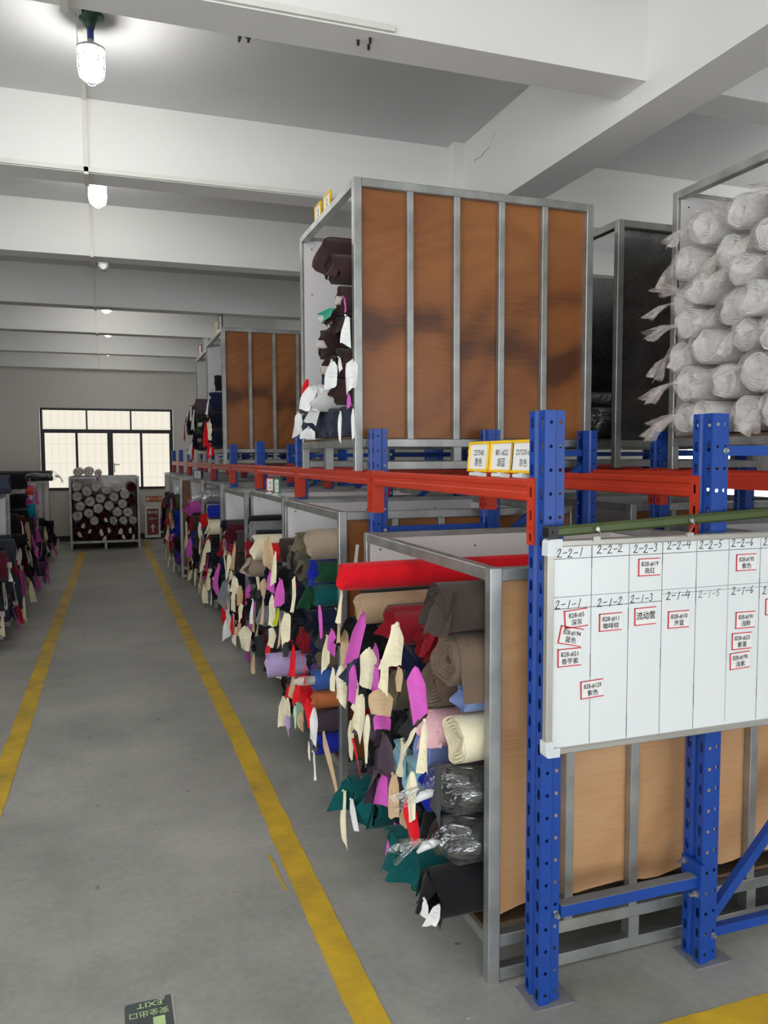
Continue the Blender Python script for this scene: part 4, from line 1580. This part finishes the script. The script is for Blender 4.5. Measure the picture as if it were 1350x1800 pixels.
# ---- floor cages of the second rack
for k in range(4):
    pkS = Pack(0.045, 1.135, CAGES['S%d' % k]['base'])
    fill(pkS, 'S%d' % k, [3, 6, 3, 0][k], (0.11, 0.125), dict(magenta=2, wine=3, black=3, charcoal=2, navy=2), ['floor cage under bagged rolls', 'floor cage under galvanised cage', 'third cage of second rack', 'fourth cage of second rack'][k], rnd, 1.0, tagp=0.3, res=0.5)

# ---- cages across the aisle
WL = ['cage facing the fifth cage', 'cage facing the sixth cage', 'cage with coral roll', 'cage behind the coral rolls', 'last cage across the aisle']
mixL = [dict(maroon=5, black=3, wine=2, slate=2), dict(black=4, maroon=4, slate=3, darkbrown=2, royal=1), dict(charcoal=6, black=4), dict(black=5, charcoal=3, darknavy=2), dict(black=5, darknavy=3)]
# (packing runs from the far edge: local y = 0 is the far side for these turned cages)
for k in range(5):
    ck = 'L%d' % k
    C = CAGES[ck]
    wd = C['W']
    colsL = []
    if k == 1:
        colsL = [(0.12, [(0.085, 'black'), (0.085, 'black'), (0.085, 'royal', dict(prot=0.06)), (0.085, 'royal'), (0.085, 'black'), (0.085, 'black')])]
    if k == 2:
        colsL = [(wd - 0.14, [(0.088, 'black'), (0.088, 'black'), (0.088, 'charcoal'), (0.088, 'charcoal'), (0.082, 'cyan', dict(prot=0.08)), (0.05, 'magenta'), (0.06, 'coral', dict(prot=0.06))]),
                 (wd - 0.32, [(0.088, 'charcoal', dict(prot=0.16)), (0.088, 'black'), (0.088, 'black'), (0.088, 'charcoal'), (0.088, 'coral')])]
    pkL = columns(ck, colsL, WL[k], rnd, res=0.6)
    fill(pkL, ck, [11, 14, 10, 11, 6][k], ((0.098, 0.115) if k else (0.118, 0.13)), mixL[k], WL[k], rnd, [1.1, 1.13, 0.95, 1.3, 1.1][k], tagp=[0.9, 1.0, 0.4, 0.5, 0.3][k], tagw=[None, None, dict(magenta=8, white=1), dict(magenta=2, cream=2, white=2), None][k], res=0.6, prot=(0.0, 0.1))
for i_ in ROLLS['L2'][:9]:
    auto_tag(i_, rnd, dict(magenta=6, white=1))

# ---- cage in front of the window
WF = 'window cage'
CF = CAGES['FC']
pkF = Pack(0.045, 1.085, CF['base'])
rf = random.Random(4)
made = 0
while made < 40:
    r = 0.072 if made < 16 else rf.uniform(0.078, 0.088)
    y, z = pkF.lowest(r, rf)
    if z + r > 1.16:
        break
    pkF.c.append((y, z, r))
    right = y < 0.33
    maroon = (z < 0.48 and not (right and z > 0.36)) or (0.45 < y < 0.7 and z < 0.56)
    if maroon:
        i_ = place_roll('FC', y, z, r - 0.002, 'maroon', rf.uniform(0, 0.04), 0.6, where=WF, res=0.6, group='maroon rolls in the window cage')
        if rf.random() < 0.7:
            auto_tag(i_, rf, dict(white=5, cream=2), 0.07, 0.12)
    elif y < 0.17 and z > 0.75:
        i_ = place_roll('FC', y, z, r - 0.002, 'maroon', rf.uniform(0, 0.04), 0.6, where=WF, res=0.6, group='maroon rolls in the window cage', label='maroon roll in the %s corner of the window cage' % ('topmost' if z > 0.98 else 'upper'))
    else:
        i_ = place_roll('FC', y, z, r * 0.93, 'white', rf.uniform(0, 0.05), 0.35, where=WF, film=(rf.uniform(0.03, 0.08), 0.035, 0.02), res=0.8, group='white bagged rolls in the window cage', core=('card', 0.0), name='bagged_roll')
        i_['o']['category'] = 'bagged roll'
    made += 1
for (y, z, r) in ((0.98, CF['H'] + 0.08, 0.08), (0.815, CF['H'] + 0.085, 0.085), (0.66, CF['H'] + 0.062, 0.062)):
    i_ = place_roll('FC', y, z, r * 0.94, 'white', 0.03, 0.35, where='top of the window cage', film=(0.05, 0.035, 0.03), res=0.8, group='white bagged rolls on top of the window cage', core=('card', 0.0), name='bagged_roll', label='%s clear bagged white roll lying on top of the window cage' % {0.08: 'loose ended', 0.085: 'biggest', 0.062: 'thinnest'}[r])
    i_['o']['category'] = 'bagged roll'
auto_tag(i_, rf, dict(magenta=1), 0.10, 0.12)

# ---- long rolls lying across the tops of the cages over the aisle
i_ = place_roll('L3', 0.5, CAGES['L3']['H'] + 0.072, 0.072, 'black', prot=0.16, mess=0.4, L=1.5, where='cages across the aisle', film=(0.06, 0.04, 0.05), res=0.8, label='long black bagged roll lying across the cage tops by the window')
i_ = place_roll('L1', 0.75, CAGES['L1']['H'] + 0.09, 0.09, 'black', prot=0.10, mess=0.5, where='cages across the aisle', res=0.8, label='black fabric roll with magenta tag on top of a cage across the aisle')
auto_tag(i_, rnd, dict(magenta=1), 0.08, 0.1)
i_ = place_roll('L0', 0.35, CAGES['L0']['H'] + 0.085, 0.085, 'slate', prot=0.06, mess=0.5, where='cages across the aisle', res=0.8, label='slate roll on top of the cage across from the fifth floor cage')


def level(info):
    C = CAGES[info['ck']]
    if info['z'] < C['base'] + 0.13:
        return 'in the bottom layer of'
    if info['z'] > C['H'] - 0.22:
        return 'near the top of'
    return 'halfway up'


def tagtxt(i_):
    cs = []
    for c in i_['tags']:
        if c not in cs:
            cs.append(c)
    return (' with ' + ' and '.join(cn(c) for c in cs[:2]) + (' tags' if len(i_['tags']) > 1 else ' tag')) if cs else ''


def below(i_, lst):
    c = [q for q in lst if q is not i_ and q['z'] < i_['z'] - 0.4 * i_['r'] and abs(q['y'] - i_['y']) < 1.2 * (q['r'] + i_['r'])]
    return min(c, key=lambda q: (q['y'] - i_['y']) ** 2 + (q['z'] - i_['z']) ** 2) if c else None


def beside(i_, lst):
    c = [q for q in lst if q is not i_ and abs(q['z'] - i_['z']) < 0.7 * (q['r'] + i_['r'])]
    return min(c, key=lambda q: (q['y'] - i_['y']) ** 2 + (q['z'] - i_['z']) ** 2) if c else None


LAY = ['bottom', 'second', 'third', 'fourth', 'fifth', 'sixth', 'seventh', 'eighth']
for ck, lst in ROLLS.items():
    C = CAGES[ck]
    near_low = abs(C['rz']) < 0.1
    cand = []
    for i_ in lst:
        bl, bs_ = below(i_, lst), beside(i_, lst)
        bag = 'clear bagged ' if i_['film'] else ''
        nm = bag + cn(i_['color']) + ' roll'
        lay = LAY[min(7, int((i_['z'] - C['base']) / 0.155))]
        yn = i_['y'] / C['W']
        if ck == 'FC':
            post = 'toward the fire cabinet' if yn < 0.33 else ('away from the fire cabinet' if yn > 0.67 else 'in the middle')
        else:
            if not near_low:
                yn = 1 - yn
            post = 'by the near post' if yn < 0.2 else ('by the far post' if yn > 0.8 else ('left of centre' if False else 'between the posts'))
        w = i_['where']
        vs = ['%s%s %s the %s' % (nm, tagtxt(i_), level(i_), w)]
        vs.append('%s%s %s the %s' % (nm, tagtxt(i_), ('above a %s roll in' % cn(bl['color'])) if bl else 'on the deck of', w))
        vs.append('%s beside a %s roll, %s layer, %s' % (nm, cn(bs_['color']) if bs_ else 'tagged', lay, w))
        vs.append('%s %s, %s layer of the %s' % (nm, post, lay, w))
        row = sorted([q for q in lst if int((q['z'] - C['base']) / 0.155) == int((i_['z'] - C['base']) / 0.155)], key=lambda q: q['y'] if (near_low or ck == 'FC') else -q['y'])
        vs.append('%s, %s from the %s in the %s layer, %s' % (nm, ['first', 'second', 'third', 'fourth', 'fifth', 'sixth', 'seventh', 'eighth', 'ninth', 'tenth', 'last'][min(10, row.index(i_))], 'fire cabinet side' if ck == 'FC' else 'near post', lay, w))
        cand.append((i_, vs))
    used = {}
    pend = [(i_, vs) for i_, vs in cand if not i_['label']]
    for i_, vs in cand:
        if i_['label']:
            i_['o']['label'] = i_['label']
    for k in range(5):
        cnt = {}
        for i_, vs in pend:
            cnt[vs[k]] = cnt.get(vs[k], 0) + 1
        nxt = []
        for i_, vs in pend:
            if cnt[vs[k]] == 1 and len(vs[k].split()) <= 16:
                i_['o']['label'] = vs[k]
            else:
                nxt.append((i_, vs))
        pend = nxt
    for i_, vs in pend:
        i_['o']['label'] = next((v for v in (vs[3], vs[2], vs[0]) if len(v.split()) <= 16), vs[3])

# ------------------------------------------------------------------ whiteboard on its pole
WY = 1.852
RXZ = Matrix.Rotation(math.pi / 2, 4, 'X')


def wb(x, y):
    """place on the board face from a photograph crop coordinate"""
    p = onY(930 + x * 0.3111, 900 + y * 0.3111, WY)
    return p.x, p.z


BX0, BX1, BZ0, BZ1 = 1.105, 2.32, 0.738, 1.326
wbd = link('whiteboard', None, loc=(BX0, WY, BZ0))
tag(wbd, 'large whiteboard with hand drawn grid and red edged labels', 'whiteboard')
wo = -Vector((BX0, WY, BZ0))
build('panel', MB().box(BX0 + 0.012, BX1 - 0.012, WY, WY + 0.012, BZ0 + 0.012, BZ1 - 0.012), BOARD, wbd, wo)
for (a, b2, c, d) in ((BX0, BX0 + 0.02, BZ0, BZ1), (BX1 - 0.02, BX1, BZ0, BZ1), (BX0 + 0.02, BX1 - 0.02, BZ0, BZ0 + 0.018), (BX0 + 0.02, BX1 - 0.02, BZ1 - 0.018, BZ1)):
    build('frame_rail', MB().box(a, b2, WY - 0.008, WY + 0.016, c, d, bev=0.003), ALU, wbd, wo)
for (x, z) in ((BX0 - 0.004, BZ0 - 0.004), (BX0 - 0.004, BZ1 - 0.041), (BX1 - 0.041, BZ0 - 0.004), (BX1 - 0.041, BZ1 - 0.041)):
    lo_x = x < 1.5
    lo_z = z < 1.0
    m = MB()
    pts = []
    for k in range(5):
        a = math.pi / 2 * k / 4
        pts.append((0.012 - 0.012 * math.cos(a), 0.012 - 0.012 * math.sin(a)))
    shape = [(0.045, 0.0), (0.045, 0.024), (0.024, 0.024), (0.024, 0.045), (0.0, 0.045)] + pts
    P2 = []
    for (u, v) in shape:
        P2.append((x + (u if lo_x else 0.045 - u), z + (v if lo_z else 0.045 - v)))
    n = len(P2)
    for yy in (WY - 0.012, WY + 0.018):
        m.v += [(p[0], yy, p[1]) for p in P2]
    m.f = [tuple(range(n)), tuple(range(n, 2 * n))] + [(i, (i + 1) % n, n + (i + 1) % n, n + i) for i in range(n)]
    m.m = [0] * len(m.f)
    build('corner_cap', m, CAPW, wbd, wo)


def stroke(mb, pts, w, y):
    """flat marker ribbon in the board plane through (x, z) points"""
    for (a, b2) in zip(pts[:-1], pts[1:]):
        d = Vector((b2[0] - a[0], b2[1] - a[1]))
        if d.length < 1e-6:
            continue
        nn = Vector((-d.y, d.x)).normalized() * (w / 2)
        e = d.normalized() * (w * 0.4)
        a2 = Vector(a) - e
        c2 = Vector(b2) + e
        mb.quad((a2.x - nn.x, y, a2.y - nn.y), (c2.x - nn.x, y, c2.y - nn.y), (c2.x + nn.x, y, c2.y + nn.y), (a2.x + nn.x, y, a2.y + nn.y))


MARK = paint('marker_line', (58, 60, 62), 0.6)
MARKF = paint('faded_marker', (140, 143, 144), 0.6)
yl = WY - 0.0006
tops_ = [355, 567, 755, 948, 1130, 1308]
xs_line = []
for tx in tops_:
    x, z = wb(tx, 180)
    xs_line.append(x)
    g = MB()
    zz = BZ1 - 0.02
    kk = 0
    while zz > BZ0 + 0.02:
        z2 = max(zz - 0.06, BZ0 + 0.02)
        if tx != 1130 or zz > 0.8:
            stroke(g, [(x, zz), (x, z2)], 0.0014 if (kk + tx) % 5 else 0.0022, yl)
        zz = z2
        kk += 1
    build('grid_line', g, MARK if tx != 1130 else MARKF, wbd, wo)
for (y_left, y_right, mt, xa, xb) in ((268, 205, MARK, BX0 + 0.022, BX1 - 0.03), (485, 402, MARKF, BX0 + 0.022, BX1 - 0.03), (553, 510, MARK, BX0 + 0.022, xs_line[2]), (508, 470, MARKF, xs_line[2], BX1 - 0.03)):
    za = wb(130, y_left)[1]
    g = MB()
    stroke(g, [(xa, za), (xb, za + 0.002)], 0.0016, yl)
    build('grid_line', g, mt, wbd, wo)
DIG = {'1': [[(0.75, 1.0), (0.45, 0.0)]],
       '2': [[(0.1, 0.72), (0.28, 0.95), (0.6, 1.0), (0.72, 0.82), (0.6, 0.55), (0.3, 0.25), (0.0, 0.02), (0.3, 0.08), (0.7, 0.02), (0.98, 0.06)]],
       '3': [[(0.15, 0.92), (0.5, 1.0), (0.72, 0.85), (0.45, 0.58), (0.7, 0.42), (0.68, 0.15), (0.4, 0.0), (0.05, 0.1)]],
       '4': [[(0.28, 1.0), (0.02, 0.36), (1.0, 0.42)], [(0.78, 0.85), (0.62, -0.05)]],
       '5': [[(0.35, 0.95), (0.2, 0.55), (0.6, 0.55), (0.72, 0.28), (0.45, 0.02), (0.1, 0.05)], [(0.35, 0.95), (1.05, 1.0)]],
       '6': [[(0.6, 1.0), (0.25, 0.6), (0.15, 0.25), (0.4, 0.0), (0.7, 0.15), (0.65, 0.4), (0.25, 0.38)]],
       '-': [[(0.1, 0.42), (0.95, 0.48)]]}


def handwriting(txt, cx, cy, h=0.028, mat=INK):
    x, z = wb(cx, cy)
    wch = h * 0.62
    adv = h * 0.74
    x0_ = x - adv * len(txt) / 2
    g = MB()
    for i, ch in enumerate(txt):
        for pl in DIG[ch]:
            stroke(g, [(x0_ + i * adv + p[0] * wch + 0.1 * h * (p[1] - 0.5), z - h / 2 + p[1] * h + 0.0015 * math.sin(i * 2.1)) for p in pl], 0.0022, yl - 0.0002)
    build('handwriting', g, mat, wbd, wo)


for k, (txt, cx, cy) in enumerate((('2-2-1', 235, 230), ('2-2-2', 460, 208), ('2-2-3', 662, 205), ('2-2-4', 850, 185), ('2-2-5', 1030, 183), ('2-2-6', 1210, 172), ('2-1-1', 225, 520), ('2-1-2', 460, 508), ('2-1-4', 845, 470), ('2-1-6', 1210, 442), ('2-2-', 1375, 165), ('2-1-', 1370, 440))):
    handwriting(txt, cx, cy, 0.0225)
handwriting('2-1-3', 640, 487, 0.021, MARK)
handwriting('2-1-5', 1020, 460, 0.021, MARKF)


ENG = {'亮红': 'bright red', '深灰': 'dark grey', '蓝色': 'blue', '香芋紫': 'taro purple', '咖啡棕': 'coffee brown', '流动筐': 'moving basket', '海蓝': 'sea blue', '浅粉': 'pale pink', '紫堇': 'corydalis violet', '浅紫': 'pale purple'}


def card(code, hanzi, cx, cy, tilt=0.0, w=0.074, h=0.050, lead=True):
    x, z = wb(cx, cy)
    c = link('paper_label', None, loc=(x, WY - 0.001, z))
    c.rotation_euler = (0, -tilt, 0)
    txt = (code + ' ' if code else '') + hanzi
    tag(c, 'red edged label reading %s, the %s one on the whiteboard' % (txt.strip(), ENG.get(hanzi, 'high purple' if code == '828-#195' else 'low purple')), 'label', 'labels on the whiteboard')
    build('card', MB().box(-w / 2, w / 2, -0.0016, 0, -h / 2, h / 2), PAPER, c)
    t = 0.0026
    e = MB().box(-w / 2, -w / 2 + t * 1.6, -0.0024, -0.0014, -h / 2, h / 2).box(-w / 2, w / 2, -0.0024, -0.0014, h / 2 - t, h / 2).box(-w / 2, w / 2, -0.0024, -0.0014, -h / 2, -h / 2 + t)
    build('red_edge', e, REDP, c)
    M0 = Matrix.Translation((0.002, -0.0026, 0)) @ RXZ
    if code:
        text_obj(code, 0.018, INK, c, Matrix.Translation((0.002, -0.0026, 0.0085)) @ RXZ, True, 0.95 if len(code) < 8 else 0.8)
        text_obj(hanzi, 0.0178, INK, c, Matrix.Translation((0.002, -0.0026, -0.0115)) @ RXZ, True)
    else:
        text_obj(hanzi, 0.0245, INK, c, M0, True, 0.9)


for a in (('828-#19', '亮红', 675, 310), ('828-#195', '紫色', 1222, 283), ('828-#5', '深灰', 262, 600, 0.07), ('828-#194', '蓝色', 232, 700, -0.22), ('828-#21', '香芋紫', 224, 820), ('828-#11', '咖啡棕', 456, 620),
          ('', '流动筐', 653, 587, 0.02), ('828-#10', '海蓝', 840, 605), ('828-#191', '浅粉', 1218, 608), ('828-#23', '紫堇', 1197, 727), ('828-#190', '浅紫', 1186, 837, 0.04), ('828-#129', '紫色', 352, 998, 0.04)):
    card(*a)
x, z = wb(1385, 532)
c = link('paper_label', None, loc=(x, WY - 0.001, z))
tag(c, 'blank red edged label in the seventh whiteboard column', 'label', 'labels on the whiteboard')
build('card', MB().box(-0.037, 0.037, -0.0016, 0, -0.025, 0.025), PAPER, c)
build('red_edge', MB().box(-0.037, -0.033, -0.0024, -0.0014, -0.025, 0.025).box(-0.037, 0.037, -0.0024, -0.0014, 0.0224, 0.025).box(-0.037, 0.037, -0.0024, -0.0014, -0.025, -0.0224), REDP, c)

pole = link('hanging_pole', None, loc=(1.105, 1.845, 1.36))
tag(pole, 'dark green metal pole above the whiteboard with black end cap', 'pole')
po = -Vector((1.105, 1.845, 1.36))
tube = MB()
pts = [(1.115, 1.848, 1.349), (1.42, 1.848, 1.362), (1.50, 1.848, 1.366), (1.56, 1.848, 1.369), (2.3, 1.848, 1.40)]
tube.tube(pts, [0.0145, 0.0145, 0.0145, 0.0145, 0.0145], 6)
build('tube', tube, POLEG, pole, po)
build('end_cap', MB().box(1.098, 1.128, 1.832, 1.864, 1.333, 1.365, bev=0.004).tube([(1.113, 1.832, 1.349), (1.113, 1.829, 1.349)], 0.005, 6), BLACKP, pole, po)
for xx in (1.245, 1.555):
    zz = 1.349 + (xx - 1.115) * 0.0425
    build('hook', MB().tube([(xx, 1.832, zz), (xx, 1.824, zz)], 0.006, 8).tube([(xx, 1.828, zz), (xx + 0.008, 1.826, zz - 0.008), (xx + 0.01, 1.834, zz - 0.02), (xx + 0.006, 1.842, 1.333)], 0.0016, 5), STEEL, pole, po)
    build('clip', MB().box(xx - 0.004, xx + 0.018, 1.838, 1.846, 1.320, 1.333), ALU, pole, po)


# ------------------------------------------------------------------ card frames
def frame_stand(loc, rz, w, h, fmat, label, lines, group, foot=True, lean=0.0, size=0.024):
    """plastic card frame: local front faces -y, width along x"""
    t = link('sign_frame', None, loc=loc, rz=rz)
    t.rotation_euler = (-lean, 0, rz)
    tag(t, label, 'sign', group)
    b = 0.009
    z0 = 0.014 if foot else 0.0
    if foot:
        build('foot', MB().box(-0.028, 0.028, -0.018, 0.018, 0, 0.012, bev=0.003), CAPW, t)
        build('neck', MB().box(-0.012, 0.012, -0.006, 0.006, 0.011, z0 + 0.004), CAPW, t)
    for (a, bb, c_, d_) in ((-w / 2, w / 2, z0, z0 + b), (-w / 2, w / 2, z0 + h - b, z0 + h), (-w / 2, -w / 2 + b, z0 + b, z0 + h - b), (w / 2 - b, w / 2, z0 + b, z0 + h - b)):
        build('frame_bar', MB().box(a, bb, -0.006, 0.006, c_, d_, bev=0.002), fmat, t)
    build('card', MB().box(-w / 2 + b * 0.7, w / 2 - b * 0.7, -0.001, 0.002, z0 + b * 0.7, z0 + h - b * 0.7), PAPER, t)
    n = len(lines)
    for k, s_ in enumerate(lines):
        zc_ = z0 + h * (0.62 if k == 0 else 0.30) if n > 1 else z0 + h / 2
        text_obj(s_, size if k == 0 else size * 1.15, INK, t, Matrix.Translation((0, -0.0016, zc_)) @ RXZ, False, 0.95)
    return t


GF = 'yellow card frames on the first rack beam'
for (Y, ls, lb) in ((2.335, ['ZS7540', '黑色'], 'yellow card frame reading ZS7540 on the rack beam'), (2.178, ['801-#22', '湖蓝'], 'yellow card frame reading 801-#22 on the rack beam'), (2.042, ['ZS7520-#2', '灰色'], 'yellow card frame reading ZS7520-#2 beside the blue post')):
    frame_stand((1.135, Y, BT), -math.pi / 2, 0.145, 0.098, YFRAME, lb, ls, GF, lean=0.08, size=0.025 if len(ls[0]) < 8 else 0.022)
TOPU = BT + 0.001 + 1.295
for Y, lb in ((4.13, 'yellow card frame on the raised cage top, the one set back'), (3.95, 'yellow card frame on the raised cage top, near its front corner')):
    frame_stand((1.082, Y, TOPU), -math.pi / 2, 0.12, 0.085, YFRAME, lb, ['801', '色'], 'yellow card frames on the raised cage', foot=False)
WHF = paint('clear_white_frame', (206, 208, 208), 0.3)
GRF = paint('green_frame', (60, 130, 80), 0.4)
REF = paint('red_frame', (170, 40, 40), 0.4)
BLF = paint('blue_frame', (34, 44, 90), 0.4)
frame_stand((1.059, 5.17, 1.30), -math.pi / 2 + 0.3, 0.075, 0.1, GRF, 'green edged card frame on top of the third floor cage', ['828', '色'], None, foot=True, size=0.018)
frame_stand((1.059, 5.40, 1.30), -math.pi / 2 + 0.6, 0.075, 0.1, REF, 'red edged card frame on top of the third floor cage', ['828', '色'], None, foot=True, size=0.018)
frame_stand((1.019, 9.6, 1.295), -math.pi / 2 + 0.5, 0.16, 0.11, BLF, 'blue edged card frame on top of the sixth floor cage', ['828', '色'], None, foot=False, size=0.025)
frame_stand((1.082, 7.88, TOPU), -math.pi / 2 + 0.2, 0.1, 0.14, BLACKP, 'black card frame on the raised cage with dark rolls', ['828'], None, foot=False, size=0.02)
frame_stand((1.082, 8.15, TOPU), -math.pi / 2 + 0.2, 0.1, 0.11, YFRAME, 'yellow card frame on the raised cage behind a black one', ['828'], None, foot=False, size=0.02)
frame_stand((1.117, 9.38, TOPU), -math.pi / 2 + 0.5, 0.1, 0.13, WHF, 'white card frame on the furthest raised cage', ['828'], None, foot=False, size=0.02)
frame_stand((1.117, 9.95, TOPU), -math.pi / 2 + 0.2, 0.12, 0.13, REF, 'red card frame on the furthest raised cage', ['828'], None, foot=False, size=0.02)

# ------------------------------------------------------------------ exit sticker on the floor
ex = link('floor_sign', None, loc=(0.072, 2.12, 0.0))
tag(ex, 'dark worn exit sticker with pale green lettering on the floor', 'sign')
EXB = paint('exit_sticker_grey', (76, 82, 82), 0.55, var=0.15, scale=25)
EXG = paint('exit_pale_green', (196, 226, 158), 0.5, var=0.08, scale=40)
poly = [(-0.062, -0.16), (0.066, -0.16), (0.066, 0.166), (0.050, 0.166), (0.046, 0.148), (0.022, 0.158), (-0.03, 0.160), (-0.058, 0.158), (-0.062, 0.15)]
m = MB()
n = len(poly)
for zz in (0.0, 0.0016):
    m.v += [(p[0], p[1], zz) for p in poly]
m.f = [tuple(range(n, 2 * n))] + [(i, (i + 1) % n, n + (i + 1) % n, n + i) for i in range(n)]
m.m = [0] * len(m.f)
build('sticker', m, EXB, ex)
R180 = Matrix.Rotation(math.pi, 4, 'Z')
text_obj('EXIT', 0.030, EXG, ex, Matrix.Translation((0.006, 0.142, 0.0021)) @ R180, True, 1.15)
text_obj('安全出口', 0.028, EXG, ex, Matrix.Translation((0.002, 0.106, 0.0021)) @ R180, True, 0.98)
build('pictogram', MB().box(0.012, 0.044, -0.02, 0.082, 0.0016, 0.0024).box(-0.05, 0.0, -0.02, -0.01, 0.0016, 0.0024), EXG, ex)
build('edge_tape', MB().box(0.066, 0.072, -0.16, 0.166, 0.0, 0.0012), paint('clear_tape_edge', (176, 174, 166), 0.5), ex)

# ------------------------------------------------------------------ fire cabinet and sign on the far wall
fc = link('fire_cabinet', None, loc=(0.82, RY1 - 0.014, 0.03))
tag(fc, 'silver framed red fire hydrant cabinet on the far wall', 'fire cabinet')
FRED = paint('fire_red', (120, 22, 22), 0.4)
build('case', MB().box(-0.145, 0.145, -0.16, 0, 0, 0.60), ALU, fc)
build('door', MB().box(-0.105, 0.105, -0.168, -0.16, 0.05, 0.55), FRED, fc)
for (a, bb, c_, d_) in ((-0.145, 0.145, 0, 0.05), (-0.145, 0.145, 0.55, 0.60), (-0.145, -0.105, 0.05, 0.55), (0.105, 0.145, 0.05, 0.55)):
    build('door_frame', MB().box(a, bb, -0.172, -0.16, c_, d_), ALU, fc)
text_obj('消火栓', 0.062, PAPER, fc, Matrix.Translation((0, -0.169, 0.48)) @ RXZ, True)
text_obj('火警119', 0.042, PAPER, fc, Matrix.Translation((0, -0.169, 0.36)) @ RXZ, True)
build('extinguisher_mark', MB().box(-0.012, 0.012, -0.170, -0.168, 0.10, 0.26).box(-0.04, 0.04, -0.170, -0.168, 0.20, 0.225), PAPER, fc)
build('handle', MB().box(0.11, 0.15, -0.19, -0.172, 0.27, 0.29), STEEL, fc)
ws = link('wall_sign', None, loc=(0.86, RY1 - 0.001, 0.76))
tag(ws, 'orange red fire equipment sign above the fire cabinet', 'sign')
build('plate', MB().box(-0.15, 0.15, -0.006, 0, -0.055, 0.055), paint('orange_sign', (170, 74, 28), 0.5), ws)
text_obj('灭火器', 0.075, paint('sign_yellow', (235, 200, 150), 0.5), ws, Matrix.Translation((0.03, -0.007, 0)) @ RXZ, True)
build('pictogram', MB().box(-0.135, -0.115, -0.008, -0.006, -0.035, 0.035).box(-0.105, -0.09, -0.008, -0.006, -0.035, 0.035), PAPER, ws)

# a paper strip taped on the brown side of the second floor cage
st = build('paper_strip', MB().box(-0.008, 0.008, -0.001, 0, -0.05, 0.05), PAPER, None, (1.075, 3.4725, 1.10))
st.rotation_euler = (0, 0.12, 0)
tag(st, 'narrow white paper strip stuck on the second cage side panel', 'paper strip')
